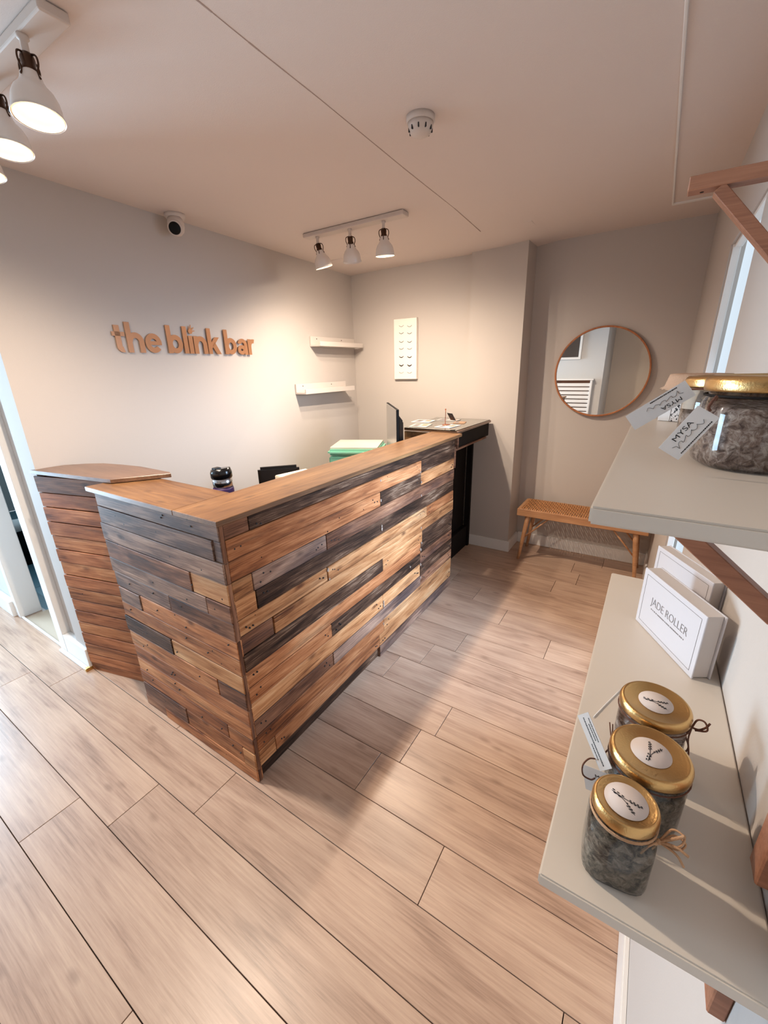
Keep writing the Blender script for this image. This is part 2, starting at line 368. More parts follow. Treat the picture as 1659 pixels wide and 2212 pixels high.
# floor
FL = B((-4.3, -2.05, -.06), (.4, 3.7, -.012)); floor = struct('floor', FL, M['groutdark'])
PW = .1875; Y0 = .123; GL = 1.215
joints = {-1: -.859, 0: -1.59, 1: -1.385, 2: -1.166, 3: -.356, 4: -.725, 5: -.638, 7: -.962, 8: -.845, 9: -.721, 11: -.594, 13: -1.07, 14: -.408, 15: -.275}
rr = random.Random(3)
planks = []
for k in range(-12, 19):
    y0 = Y0 + PW*k; y1 = y0 + PW
    if y0 > 3.6: break
    j = joints.get(k, rr.uniform(-1.2, 0))
    x = j
    while x > -4.25: x -= GL
    while x < .2:
        xa, xb = max(x, -4.25), min(x+GL, .2)
        if xb - xa > .05: planks.append((xa, xb, y0, y1))
        x += GL
for xa, xb, y0, y1 in planks:
    if y0 > .69 and xb < -2.5: continue
    if y0 > .69: xa = max(xa, -2.5)
    if xb <= xa: continue
    if xb < -.9 and y1 < -1.0: continue
    g = .0012
    part('floor_plank', B((xa+g, y0+g, -.012), (xb-g, y1-g, 0), .0007), M['floor'], floor)
# hall floor beyond the doorway
hf = struct('floor', B((-6.2, .78, -.06), (-2.5, 3.4, -.004)), M['hallfloor'])
for i in range(5):
    part('floor_tile', B((-6.1+.6*i+.002, .80, -.004), (-5.5+.6*i-.002, 1.4, 0), .001), M['hallfloor'], hf)
part('door_mat', prism(bm_new(), [(-3.26, .69), (-2.68, .69), (-2.70, .765), (-3.0, .80), (-3.25, .83)], -.003, .0035), M['tanfloor'], hf)

# ceiling as a gently sagging sheet
bm = bm_new(); nx, ny = 16, 20
def cv(i, j, t): 
    x = -4.3 + (4.3+.45)*i/nx; y = -2.05 + (3.75+2.05)*j/ny; return (x, y, (zc(x, y) if t == 0 else 2.45))
grid = [[[bm.verts.new(cv(i, j, t)) for j in range(ny+1)] for i in range(nx+1)] for t in (0, 1)]
for t in (0, 1):
    for i in range(nx):
        for j in range(ny):
            q = (grid[t][i][j], grid[t][i+1][j], grid[t][i+1][j+1], grid[t][i][j+1]); bm.faces.new(q if t else q[::-1])
for i in range(nx):
    for j in (0, ny): bm.faces.new((grid[0][i][j], grid[0][i+1][j], grid[1][i+1][j], grid[1][i][j]))
for j in range(ny):
    for i in (0, nx): bm.faces.new((grid[0][i][j], grid[0][i][j+1], grid[1][i][j+1], grid[1][i][j]))
struct('ceiling', bm, M['ceil'])
struct('ceiling', B((-6.3, .70, 2.35), (-4.28, 3.5, 2.45)), M['ceil'])
# board fixed under the ceiling along the right wall, seam and cover strip
bm = bm_new()
hexa(bm, [(-.074, -1.9, 2.257), (.34, -1.9, 2.257), (.34, 2.96, 2.272), (-.086, 2.96, 2.272)], [(-.074, -1.9, 2.29), (.34, -1.9, 2.29), (.34, 2.96, 2.34), (-.086, 2.96, 2.34)], .001)
struct('trim_1', bm, M['ceil'])
bm = bm_new(); hexa(bm, [(-.080, -1.9, 2.253), (-.072, -1.9, 2.253), (-.084, 2.96, 2.266), (-.092, 2.96, 2.266)], [(-.080, -1.9, 2.28), (-.072, -1.9, 2.28), (-.084, 2.96, 2.30), (-.092, 2.96, 2.30)], .0015)
hexa(bm, [(-.092, 2.96, 2.266), (.34, 2.96, 2.266), (.34, 2.985, 2.266), (-.092, 2.985, 2.266)], [(-.092, 2.96, 2.32), (.34, 2.96, 2.32), (.34, 2.985, 2.32), (-.092, 2.985, 2.32)], .0015)
struct('trim_11', bm, M['white'])  # added white bead, paints the light caught by the board's edges
bm = bm_new(); tp = [(-.992, .45), (-.996, .832), (-1.003, 1.013), (-1.008, 1.256), (-1.03, 1.8), (-1.046, 2.36), (-1.075, 2.83)]
for (xa, ya), (xb, yb) in zip(tp, tp[1:]):
    n_ = 5
    for s in range(n_):
        t0, t1 = s/n_, (s+1)/n_; w = rr.uniform(.0008, .002)
        p0 = (xa+(xb-xa)*t0, ya+(yb-ya)*t0); p1 = (xa+(xb-xa)*t1, ya+(yb-ya)*t1)
        hexa(bm, [(p0[0]-w, p0[1], zc(*p0)-.0008), (p0[0]+w, p0[1], zc(*p0)-.0008), (p1[0]+w, p1[1], zc(*p1)-.0008), (p1[0]-w, p1[1], zc(*p1)-.0008)],
                 [(p0[0]-w, p0[1], zc(*p0)+.001), (p0[0]+w, p0[1], zc(*p0)+.001), (p1[0]+w, p1[1], zc(*p1)+.001), (p1[0]-w, p1[1], zc(*p1)+.001)])
struct('trim_2', bm, M['seam'])
bm = bm_new()
hexa(bm, [(-2.6, 2.80, 2.262), (-.78, 2.87, 2.2915), (-.78, 3.34, 2.31), (-2.6, 3.34, 2.262)], [(-2.6, 2.80, 2.31), (-.78, 2.87, 2.33), (-.78, 3.34, 2.33), (-2.6, 3.34, 2.31)], .003)
struct('trim_3', bm, M['ceil'])

# sign wall (left), slightly skewed
CT = 2.34
bm = bm_new(); hexa(bm, [(-2.47, .69, 0), (-2.335, .69, 0), (-2.40, 3.33, 0), (-2.53, 3.33, 0)], [(-2.47, .69, CT), (-2.285, .69, CT), (-2.43, 3.33, CT), (-2.53, 3.33, CT)])
wall_left = struct('wall_left', bm, M['wall'])
# back wall, pillar, niche wall
struct('wall_back', B((-2.55, 3.31, 0), (-1.2, 3.62, CT)), M['wall'])
bm = bm_new(); hexa(bm, [(-1.285, 3.262, 0), (-.868, 3.262, 0), (-.868, 3.60, 0), (-1.285, 3.60, 0)], [(-1.295, 3.262, CT), (-.893, 3.262, CT), (-.893, 3.60, CT), (-1.295, 3.60, CT)])
struct('wall_pillar', bm, M['wall'])
bm = bm_new(); hexa(bm, [(-1.25, 3.53, 0), (.3, 3.53, 0), (.3, 3.66, 0), (-1.25, 3.66, 0)], [(-1.25, 3.485, CT), (.3, 3.485, CT), (.3, 3.66, CT), (-1.25, 3.66, CT)])
struct('wall_niche', bm, M['wall'])
# right wall with tall window
WY0, WY1, WZ0, WZ1 = 1.59, 2.262, .18, 1.915
bm = bm_new()
def rseg(bm, y0, y1, z0, z1): hexa(bm, [(wallx_r(y0), y0, z0), (wallx_r(y0)+.032, y0, z0), (wallx_r(y1)+.032, y1, z0), (wallx_r(y1), y1, z0)], [(wallx_r(y0), y0, z1), (wallx_r(y0)+.032, y0, z1), (wallx_r(y1)+.032, y1, z1), (wallx_r(y1), y1, z1)])
rseg(bm, -2.0, WY0, 0, CT); rseg(bm, WY1, 3.6, 0, CT); rseg(bm, WY0, WY1, 0, WZ0); rseg(bm, WY0, WY1, WZ1, CT)
struct('wall_right', bm, M['wall'])
bm = bm_new()
win = struct('window_1', B((.160, WY0, WZ0), (.186, WY0+.012, WZ1), .001), M['white'])
part('window_frame', B((.155, WY1-.012, WZ0), (.180, WY1, WZ1), .001), M['white'], win)
part('window_frame', B((.160, WY0+.012, WZ1-.012), (.184, WY1-.012, WZ1), .001), M['white'], win)
part('window_sill', B((.158, WY0+.012, WZ0), (.20, WY1-.012, WZ0+.03), .003), M['white'], win)
part('pane', B((.176, WY0+.012, WZ0+.03), (.179, WY1-.012, WZ1-.012)), M['pane'], win)
# doorway wall at the left (thin grazing wall) with near pilaster
struct('wall_doorway', B((-4.3, .69, 0), (-3.34, .79, CT)), M['wall_cool'])
bm = B((-2.60, .712, 0), (-2.40, .79, CT)); box(bm, (-3.35, .70, 2.02), (-2.55, .79, CT)); struct('wall_doorway', bm, M['wall'])
dr = struct('door_1', prism(bm_new(), [(-2.69, .79), (-3.235, .905), (-3.243, .868), (-2.70, .752)], .008, 2.0, .002), M['white'])
part('door_handle', axis_lathe(bm_new(), (-3.16, .85, 1.0), (-.2, -.98, 0), [(.012, 0), (.012, .03), (.02, .035), (.02, .05), (.012, .056)], 16), M['steel'], dr)
struct('trim_4', B((-2.69, .672, 0), (-2.60, .79, 2.04), .004), M['white'])       # near door casing
struct('trim_5', B((-3.345, .672, 0), (-3.282, .79, 2.04), .004), M['white'])     # far door casing
struct('trim_6', B((-3.345, .672, 2.0), (-2.60, .79, 2.09), .004), M['white'])
# shop-front side: solid wall behind the camera, far beige wall, shop window
struct('wall_front', B((-2.25, -1.98, 0), (-.785, -.85, CT)), M['wall_cool'])
struct('wall_front', B((-.80, -2.1, 0), (.34, -1.95, CT)), M['wall_warm'])
struct('wall_front', B((-4.3, -.95, 0), (-2.2, -.85, CT)), M['wall_cool'])
bm = bm_new(); box(bm, (-4.4, -1.0, 0), (-4.25, .8, .25)); box(bm, (-4.4, -1.0, 2.1), (-4.25, .8, CT)); box(bm, (-4.4, -1.0, .25), (-4.25, -.74, 2.1)); box(bm, (-4.4, .5, .25), (-4.25, .8, 2.1))
struct('wall_side', bm, M['wall_cool'])
w2 = struct('window_2', B((-4.36, -.74, .25), (-4.30, -.69, 2.1), .002), M['white'])
part('window_frame', B((-4.36, .45, .25), (-4.30, .50, 2.1), .002), M['white'], w2)
part('window_frame', B((-4.36, -.69, 2.05), (-4.30, .45, 2.1), .002), M['white'], w2)
part('window_frame', B((-4.36, -.69, .25), (-4.30, .45, .30), .002), M['white'], w2)
part('pane', B((-4.332, -.69, .30), (-4.328, .45, 2.05)), M['pane'], w2)
# hall behind the door
struct('wall_hall', B((-6.3, 3.3, 0), (-2.5, 3.45, CT+.1)), M['wall_cool'])
struct('wall_hall', B((-6.3, .69, 0), (-4.3, .79, CT+.1)), M['wall_cool'])
bm = bm_new(); box(bm, (-6.3, .79, 0), (-6.2, 3.3, .9)); box(bm, (-6.3, .79, 2.1), (-6.2, 3.3, CT+.1)); box(bm, (-6.3, .79, .9), (-6.2, 1.2, 2.1)); box(bm, (-6.3, 2.6, .9), (-6.2, 3.3, 2.1))
struct('wall_hall', bm, M['wall_cool'])
# skirting boards
def skirt(name, pts, h, t=.014):
    bm = bm_new(); prism(bm, pts, 0, h, .003, 2); return struct(name, bm, M['white'])
skirt('baseboard_pillar', [(-1.24, 3.246), (-.852, 3.246), (-.852, 3.515), (-.872, 3.515), (-.872, 3.2625), (-1.24, 3.2625)], .092)
skirt('baseboard_niche', [(-.853, 3.513), (wallx_r(3.5)-.012, 3.513), (wallx_r(3.5)-.012, 3.532), (-.853, 3.532)], .095)
skirt('baseboard_right', [(wallx_r(-1.9)-.013, -1.9), (wallx_r(-1.9)+.002, -1.9), (wallx_r(3.5)+.002, 3.5), (wallx_r(3.5)-.013, 3.5)], .115)
skirt('baseboard_left', [(-2.42, 3.3), (-2.352, .80), (-2.334, .80), (-2.395, 3.3)], .09)
skirt('baseboard_back', [(-2.40, 3.295), (-1.29, 3.295), (-1.29, 3.312), (-2.40, 3.312)], .09)
bm = bm_new(); box(bm, (-2.598, .672, 0), (-2.335, .712, .125), .003, 2); struct('baseboard_doorway', bm, M['white'])
struct('trim_7', B((-2.665, .652, 0), (-2.352, .672, .016), .005, 2), M['white'])    # bead along the floor
struct('trim_8', B((-4.2, .652, 0), (-3.345, .690, .11), .004, 2), M['white'])
struct('trim_9', B((-3.282, .676, 0), (-2.69, .688, .012), .003, 2), M['white'])     # door threshold strip
struct('trim_10', B((-2.352, .650, 0), (-2.330, .690, .018), .004, 2), M['brass'])   # brass end cap of the bead

# ------------------------------------------------------------------ reception desk
DX, DY = -1.054, .705
desk = thing('reception_desk', (-1.45, 1.2, 0), 'L-shaped reception desk clad in reclaimed pallet boards with a varnished wooden top', 'desk')
part('carcass', prism(bm_new(), [(-1.825, .728), (-1.078, .728), (-1.078, 2.50), (-1.13, 2.50), (-1.13, .78), (-1.825, .78)], 0, 1.0615), M['dark'], desk)
rowsL = [1.0605, 1.006, .932, .858, .788, .712, .648, .575, .503, .432, .362, .281, .214, .140, .066, .0]
colsL = [
 [(.820, 'M'), (2.50, 'D')],
 [(2.03, 'O'), (2.50, 'D')],
 [(1.605, 'O'), (2.03, 'D'), (2.50, 'L')],
 [(.805, 'L'), (1.19, 'G'), (2.50, 'M')],
 [(.812, 'L'), (2.50, 'D')],
 [(1.185, 'L'), (2.105, 'L'), (2.50, 'O')],
 [(.87, 'M'), (2.50, 'L')],
 [(1.61, 'D'), (2.05, 'L'), (2.50, 'D')],
 [(2.035, 'O'), (2.50, 'D')],
 [(1.185, 'O'), (2.03, 'D'), (2.50, 'M')],
 [(1.607, 'L'), (2.03, 'L'), (2.50, 'D')],
 [(1.18, 'M'), (2.03, 'G'), (2.50, 'M')],
 [(1.607, 'O'), (2.50, 'L')],
 [(.805, 'L'), (1.562, 'O'), (2.50, 'L')],
 [(1.56, 'D'), (2.50, 'G')]]  # kick row: shade of the recess put into the dark board colour
rb = random.Random(11)
for k, row in enumerate(colsL):
    z1, z0 = rowsL[k], rowsL[k+1]; y = .722
    for ye, c in row:
        pr = rb.uniform(-.0035, .002); g = .0014
        if k == 14 and c == 'D': pr = -.014
        part('board', B((DX-.022, y+g, z0+g), (DX+pr, ye-g, z1-g), .0018), WY[c], desk); y = ye
# corner edge strips (end grain of the side boards)
zz = [1.0605, .93, .858, .64, .50, .345, .21, .06, 0]
for a, b_ in zip(zz, zz[1:]):
    part('corner_strip', B((DX-.004, .7085, b_+.001), (DX+rb.uniform(-.001, .001), .7215, a-.001), .001), WZ['M'], desk)
rowsS = [1.0605, 1.005, .933, .857, .778, .711, .642, .567, .496, .420, .345, .274, .207, .140, .058, .0]
colsS = [
 [(-1.055, 'G')], [(-1.093, 'G'), (-1.055, 'G')], [(-1.055, 'G')], [(-1.25, 'M'), (-1.055, 'L')],
 [(-1.182, 'G'), (-1.055, 'M')], [(-1.428, 'G'), (-1.055, 'M')], [(-1.655, 'G'), (-1.055, 'O')], [(-1.055, 'O')],
 [(-1.48, 'D'), (-1.055, 'L')], [(-1.21, 'O'), (-1.055, 'M')], [(-1.055, 'R')], [(-1.055, 'O')], [(-1.20, 'R'), (-1.055, 'O')],
 [(-1.486, 'M'), (-1.125, 'O'), (-1.055, 'L')], [(-1.667, 'M'), (-1.055, 'O')]]
for k, row in enumerate(colsS):
    z1, z0 = rowsS[k], rowsS[k+1]; x = -1.826 + rb.uniform(-.008, .008)
    for xe, c in row:
        pr = rb.uniform(-.0015, .0035); g = .0014
        part('board', B((x+g, DY-pr, z0+g), (xe-g, DY+.023, z1-g), .0018), WX[c], desk); x = xe
bm = bm_new()
for k, row in enumerate(colsL[:14]):
    y = .722; zm = (rowsL[k]+rowsL[k+1])/2
    for ye, c in row:
        for ya, sg_ in ((y+.03, 1), (ye-.03, -1)):
            if ye-y > .2 and rb.random() < .75:
                for i in range(rb.choice((2, 2, 3))):
                    axis_lathe(bm, (DX-.003, ya+sg_*.022*i*rb.uniform(.6, 1.1), zm+rb.uniform(-.018, .018)), (1, 0, 0), [(.0032, 0), (.0032, .0048)], 9)
        y = ye
for k, row in enumerate(colsS[:14]):
    zm = (rowsS[k]+rowsS[k+1])/2
    for i in range(3):
        xa = rb.uniform(-1.78, -1.10); axis_lathe(bm, (xa, DY+.003, zm+rb.uniform(-.018, .018)), (0, -1, 0), [(.003, 0), (.003, .0062)], 9)
o = part('nail_holes', bm, M['ink'], desk); o['kind'] = 'stuff'
bm = bm_new()
for ya, za, r_ in ((1.607, .99, .010), (1.19, .655, .008), (1.185, .70, .012), (1.607, .74, .013), (1.607, .755, .009), (2.03, .80, .010), (2.03, .60, .010), (2.04, .50, .010), (2.03, .46, .012), (2.03, .36, .012), (1.90, .40, .009), (1.607, .30, .014), (1.607, .32, .012), (2.03, .27, .010), (1.60, .19, .008), (2.02, .94, .009), (1.605, .89, .011), (2.03, .88, .008)):
    q = random.Random(int(za*1000))
    a_ = [(DX+.0028, ya+r_*.5*math.cos(2*PI*i/11)*q.uniform(.6, 1.1), za+r_*.85*math.sin(2*PI*i/11)*q.uniform(.6, 1.1)) for i in range(11)]
    b_ = [(DX-.004, p[1], p[2]) for p in a_]; loft(bm, [b_, a_], smooth=False)
o = part('paint_spots', bm, M['plaster'], desk); o['kind'] = 'stuff'
# tops: long top and wing top (mitred look: long top runs through)
part('long_top', prism(bm_new(), [(-1.038, .692), (-1.038, 2.575), (-1.262, 2.575), (-1.262, .692)], 1.062, 1.0805, .0015), M['top'], desk)
part('wing_top', prism(bm_new(), [(-1.858, .692), (-1.2635, .692), (-1.2635, .918), (-1.838, .918)], 1.062, 1.0805, .0015), M['topx'], desk)
part('inner_worktop', prism(bm_new(), [(-1.80, .93), (-1.131, .93), (-1.131, 2.52), (-1.80, 2.52)], .80, .826, .002), M['top'], desk)
for (lx, ly) in ((-1.78, 1.0), (-1.78, 2.45)):
    part('leg', B((lx, ly, 0), (lx+.05, ly+.05, .80), .002), M['dark'], desk)
# rear open counter beyond the cladding
rc = thing('back_counter', (-1.3, 2.9, 0), 'dark open-fronted counter between the clad desk and the pillar, topped with glass', 'counter')
part('countertop', prism(bm_new(), [(-1.068, 2.58), (-1.068, 3.235), (-1.54, 3.235), (-1.48, 2.58)], 1.076, 1.092, .0015), M['topdark'], rc)
part('glass_sheet', prism(bm_new(), [(-1.080, 2.565), (-1.074, 3.228), (-1.53, 3.228), (-1.47, 2.565)], 1.0925, 1.0975, .0008), M['glasstop'], rc)
part('apron', B((-1.10, 2.60, .975), (-1.078, 3.22, 1.075), .003), M['dark'], rc)
part('rail', B((-1.078, 2.53, .968), (-1.062, 3.13, .980), .002), WY['M'], rc)
part('post', B((-1.078, 2.503, .86), (-1.055, 2.525, 1.0), .002), WY['M'], rc)
part('post', B((-1.082, 2.560, .975), (-1.060, 2.578, 1.06), .002), WY['M'], rc)
part('side_panel', B((-1.245, 3.205, 0), (-1.20, 3.235, .974), .002), M['dark'], rc)
part('back_panel', B((-1.53, 2.70, 0), (-1.30, 3.20, .974), .002), M['dark'], rc)
part('side_panel', B((-1.30, 2.515, 0), (-1.082, 2.53, .974), .001), M['dark'], rc)
part('front_panel', B((-1.262, 2.535, .192), (-1.25, 3.203, .974), .001), M['dark'], rc)
part('base_shelf', B((-1.295, 2.535, 0), (-1.215, 3.20, .19), .003), M['dark'], rc)
part('side_panel', B((-1.48, 2.585, .83), (-1.30, 2.60, 1.07), .001), M['top'], rc)

# flap / half-door panel between wall and desk
gp = thing('counter_flap', (-2.1, .78, 0), 'low panelled counter between wall corner and desk, with curved wooden flap top', 'counter')
A0 = Vector((-2.329, .681, 0)); A1 = Vector((-1.862, .802, 0)); du = (A1-A0).normalized(); dn = Vector((-du.y, du.x, 0))
zr = [1.074, .995, .925, .853, .782, .712, .643, .573, .505, .437, .372, .305, .238, .172, .108, .05, .0]
cr_ = 'MRRRORORORRORRRR'
for k in range(16):
    ofs = rb.uniform(-.004, .002)
    gl_ = (A1-A0).length; gh_ = zr[k]-zr[k+1]-.0045
    o = part('board', B((0, 0, 0), (gl_, .012, gh_), .0012), WX[cr_[k]], gp)
    cen = A0 + du*gl_/2 + dn*(.008+ofs) + Vector((0, 0, zr[k+1]+.001+gh_/2)); o.location = cen - wloc(gp); o.rotation_euler = (0, 0, math.atan2(du.y, du.x))
part('backing', obox(bm_new(), A0+dn*.0155+du*.045, du*((A1-A0).length-.055), dn*.025, Vector((0, 0, 1.07))), M['dark'], gp)
part('flap_top', prism(bm_new(), [(-2.325, .672), (-1.80, .765), (-1.672, .945), (-1.70, .958), (-1.93, .957), (-2.06, .937), (-2.17, .912), (-2.24, .868), (-2.305, .80)], 1.083, 1.1, .0015), M['topdark'], gp)

# ------------------------------------------------------------------ lettering on the left wall
def wx(y, z=1.65): 
    t = (y-.69)/2.64; a = -2.335 + (-2.40+2.335)*t; b2 = -2.285 + (-2.43+2.285)*t; return a + (b2-a)*z/CT
sg = thing('wall_lettering', (wx(1.6), 1.6, 1.6), 'copper coloured cut-out letters mounted on the left wall', 'sign')
n_wall = Vector((1, .035, 0)).normalized(); ex = Vector(((wx(2.1, 1.65)-wx(1.1, 1.65)), 1, 0)).normalized()
LT = .0042
def rect2(bm, x0, x1, y0, y1): box(bm, (x0, y0, 0), (x1, y1, 1))
def poly2(bm, pts):
    if sum((pts[k_][0]*pts[(k_+1) % len(pts)][1] - pts[(k_+1) % len(pts)][0]*pts[k_][1]) for k_ in range(len(pts))) < 0: pts = pts[::-1]
    prism(bm, pts, 0, .95 if pts[0][0] > .3 else .92)
def arc2(bm, cx, cy, rx, ry, a0, a1, w, n=22):
    full = abs(a1-a0) >= 359; cols = []
    for k_ in range(n if full else n+1):
        t = math.radians(a0 + (a1-a0)*k_/n); c_, s_ = math.cos(t), math.sin(t)
        o_ = (cx+(rx+w/2)*c_, cy+(ry+w/2)*s_); i_ = (cx+(rx-w/2)*c_, cy+(ry-w/2)*s_)
        cols.append([bm.verts.new((*o_, 0)), bm.verts.new((*i_, 0)), bm.verts.new((*i_, .9)), bm.verts.new((*o_, .9))])
    m_ = len(cols)
    for k_ in range(m_ if full else m_-1):
        a_, b_ = cols[k_], cols[(k_+1) % m_]
        for q_ in range(4): bm.faces.new((a_[q_], a_[(q_+1) % 4], b_[(q_+1) % 4], b_[q_]))
    if not full: bm.faces.new(cols[0]); bm.faces.new(cols[-1][::-1])
SW = .28
def letter(ch):
    bm = bm_new(); w = SW
    if ch == 't':
        rect2(bm, .12, .40, .30, 1.30); rect2(bm, -.02, .62, .78, .99); arc2(bm, .43, .30, .17, .16, 180, 285, .28, 12); wd = .62
    elif ch in 'hn':
        rect2(bm, 0, w, 0, 1.48 if ch == 'h' else .99); arc2(bm, .48, .53, .31, .33, 180, 0, w, 16); rect2(bm, .65, .93, 0, .54); wd = .93
    elif ch == 'e':
        arc2(bm, .47, .5, .335, .365, 0, 322, .27); rect2(bm, .18, .935, .41, .60); wd = .94
    elif ch == 'b':
        rect2(bm, 0, w, 0, 1.48); arc2(bm, .51, .5, .325, .365, 0, 360, .27); wd = .98
    elif ch == 'l': rect2(bm, 0, w, 0, 1.48); wd = w
    elif ch == 'i': rect2(bm, 0, w, 0, .99); wd = w
    elif ch == 'k':
        rect2(bm, 0, w, 0, 1.48); poly2(bm, [(.24, .28), (.24, .62), (.56, .99), (.90, .99)]); poly2(bm, [(.32, .46), (.52, .72), (.95, 0), (.62, 0)]); wd = .93
    elif ch == 'a':
        rect2(bm, .58, .85, 0, .64); arc2(bm, .44, .63, .275, .245, 0, 168, .24, 14); arc2(bm, .35, .30, .225, .185, 0, 360, .23); rect2(bm, .35, .62, .40, .56); wd = .86
    else:
        rect2(bm, 0, w, 0, .99); arc2(bm, .47, .55, .31, .32, 180, 72, .26, 10); wd = .60
    return bm, wd
XH = .0975; pos = []; x = 0
for ch in 'the blink bar':
    if ch == ' ': x += .30; continue
    bm, wd = letter(ch); pos.append((ch, bm, x)); x += wd + .065
y_a, y_b = 1.152, 2.082; kx = (y_b-y_a)/(x-.065)
for ch, bm, px_ in pos:
    for v in bm.verts: v.co = Vector(((v.co.x+px_)*kx, v.co.y*XH, v.co.z*LT))
    xs = [v.co.x for v in bm.verts]; yy = y_a + (min(xs)+max(xs))/2
    o = Vector((wx(y_a, 1.6)+.0030, y_a, 1.602))
    place(bm, o, ex, (0, 0, 1)); part('letter', bm, M['copper_sign'], sg)
    if ch == 'i': ly = yy
# lash-like splash over the i
bm = bm_new(); c0 = Vector((wx(ly, 1.72)+.004, ly+.006, 1.722))
pts = []
NS = 90
for i in range(NS):
    t = PI*.95 + 2*PI*i/NS; tt = math.degrees(t) % 360; r_ = .0135
    for s_, l_ in ((8, .034), (42, .038), (78, .040), (108, .030)):
        r_ = max(r_, l_*max(0, 1-abs(((tt-s_+180) % 360)-180)/19))
    pts.append((r_*math.cos(t), r_*math.sin(t)))
vb = [bm.verts.new((p[0], p[1], -.0015)) for p in pts]; vt = [bm.verts.new((p[0], p[1], .0014)) for p in pts]
bm.faces.new(vb[::-1]); bm.faces.new(vt)
for i in range(NS): bm.faces.new((vb[i], vb[(i+1) % NS], vt[(i+1) % NS], vt[i]))
place(bm, c0, ex, (0, 0, 1)); part('lash_splash', bm, M['copper_sign'], sg)

# ------------------------------------------------------------------ two ledges on the left wall
def ledge(y0, y1, z0, z1, label):
    xw = wx((y0+y1)/2, z0)
    t = thing('wall_ledge', (xw, (y0+y1)/2, z0), label, 'shelf', 'white ledges on the left wall')
    part('back_plate', B((xw+.001, y0, z0), (xw+.014, y1, z1+.004), .001), M['ledge'], t)
    part('shelf_board', B((xw+.014, y0, z0), (xw+.100, y1, z0+.013), .001), M['ledge'], t)
    part('front_lip', B((xw+.100, y0, z0), (xw+.112, y1, z0+.036), .001), M['ledge'], t)
    for k in (.12, .68):
        part('screw', axis_lathe(bm_new(), (xw+.0135, y0+(y1-y0)*k, z1-.014), (1, 0, 0), [(.0045, 0), (.004, .002)], 10), M['bronze'], t)
ledge(2.69, 3.27, 1.672, 1.745, 'upper white picture ledge on the left wall near the corner')
ledge(2.468, 3.10, 1.318, 1.390, 'lower white picture ledge on the left wall, below the other')

# ------------------------------------------------------------------ lash chart on back wall
ps = thing('lash_chart', (-1.865, 3.29, 1.64), 'tall white board showing pairs of false lashes, hung on the back wall', 'poster')
part('board', B((-1.975, 3.278, 1.402), (-1.757, 3.309, 1.882), .002), M['poster'], ps)
def on_y(px, py, y):
    d = rt*((px-829.5)/f_px) - up*((py-1106)/f_px) + fw; t = y/d.y; return Vector((0, 0, 1.5)) + d*t
for r_i, ry in enumerate((150, 192, 243, 285, 333, 382, 428)):
    for cxp in (738, 787):
        q = on_y(600+cxp*.36166, 650+ry*.36166, 3.277); w_ = .021; th = (.0016, .0022, .0026, .0022, .0045, .0065, .0014)[r_i]
        bm = bm_new(); up_ = []; lo_ = []
        for i in range(11):
            t = -1+2*i/10; xx = q.x + w_*t; zb = q.z + .010*(t*t) - .004
            k_ = (1-t*t)**.5 if abs(t) < 1 else 0
            up_.append((xx, 3.2775, zb)); lo_.append((xx + .002*t, 3.2775, zb - th*(.35+k_) - (.0015 if i % 2 else 0)))
        vs = [bm.verts.new(p) for p in up_]; vs2 = [bm.verts.new(p) for p in lo_]
        vs3 = [bm.verts.new((p[0], 3.2765, p[2])) for p in up_]; vs4 = [bm.verts.new((p[0], 3.2765, p[2])) for p in lo_]
        for i in range(10):
            bm.faces.new((vs3[i], vs4[i], vs4[i+1], vs3[i+1])); bm.faces.new((vs[i], vs3[i], vs3[i+1], vs[i+1])); bm.faces.new((vs2[i], vs4[i], vs4[i+1], vs2[i+1]))
        part('lash_strip', bm, M['lash'] if r_i in (1, 2, 4, 5) else M['lash_soft'], ps)

# ------------------------------------------------------------------ round mirror
mr_ = thing('round_mirror', (-.368, 3.49, 1.434), 'round mirror with a thin wooden rim on the niche wall above the bench', 'mirror')
mc = (-.368, 3.484, 1.434); R = .306
part('mirror_glass', axis_lathe(bm_new(), (mc[0], 3.486, mc[2]), (0, -1, 0), [(R-.006, 0), (R-.006, .008)], 72), M['mirror'], mr_)
bm = bm_new(); rings = []
for i in range(72):
    t = 2*PI*i/72; cx_, cz_ = math.cos(t), math.sin(t)
    rings.append([Vector((mc[0]+cx_*rr_, yy, mc[2]+cz_*rr_)) for rr_, yy in ((R-.008, 3.497), (R+.003, 3.497), (R+.003, 3.468), (R+.001, 3.466), (R-.006, 3.466), (R-.008, 3.468))])
vs = [[bm.verts.new(p) for p in r] for r in rings]
for a in range(72):
    for j in range(6): bm.faces.new((vs[a][j], vs[a][(j+1) % 6], vs[(a+1) % 72][(j+1) % 6], vs[(a+1) % 72][j]))
part('mirror_frame', bm, M['mframe'], mr_)

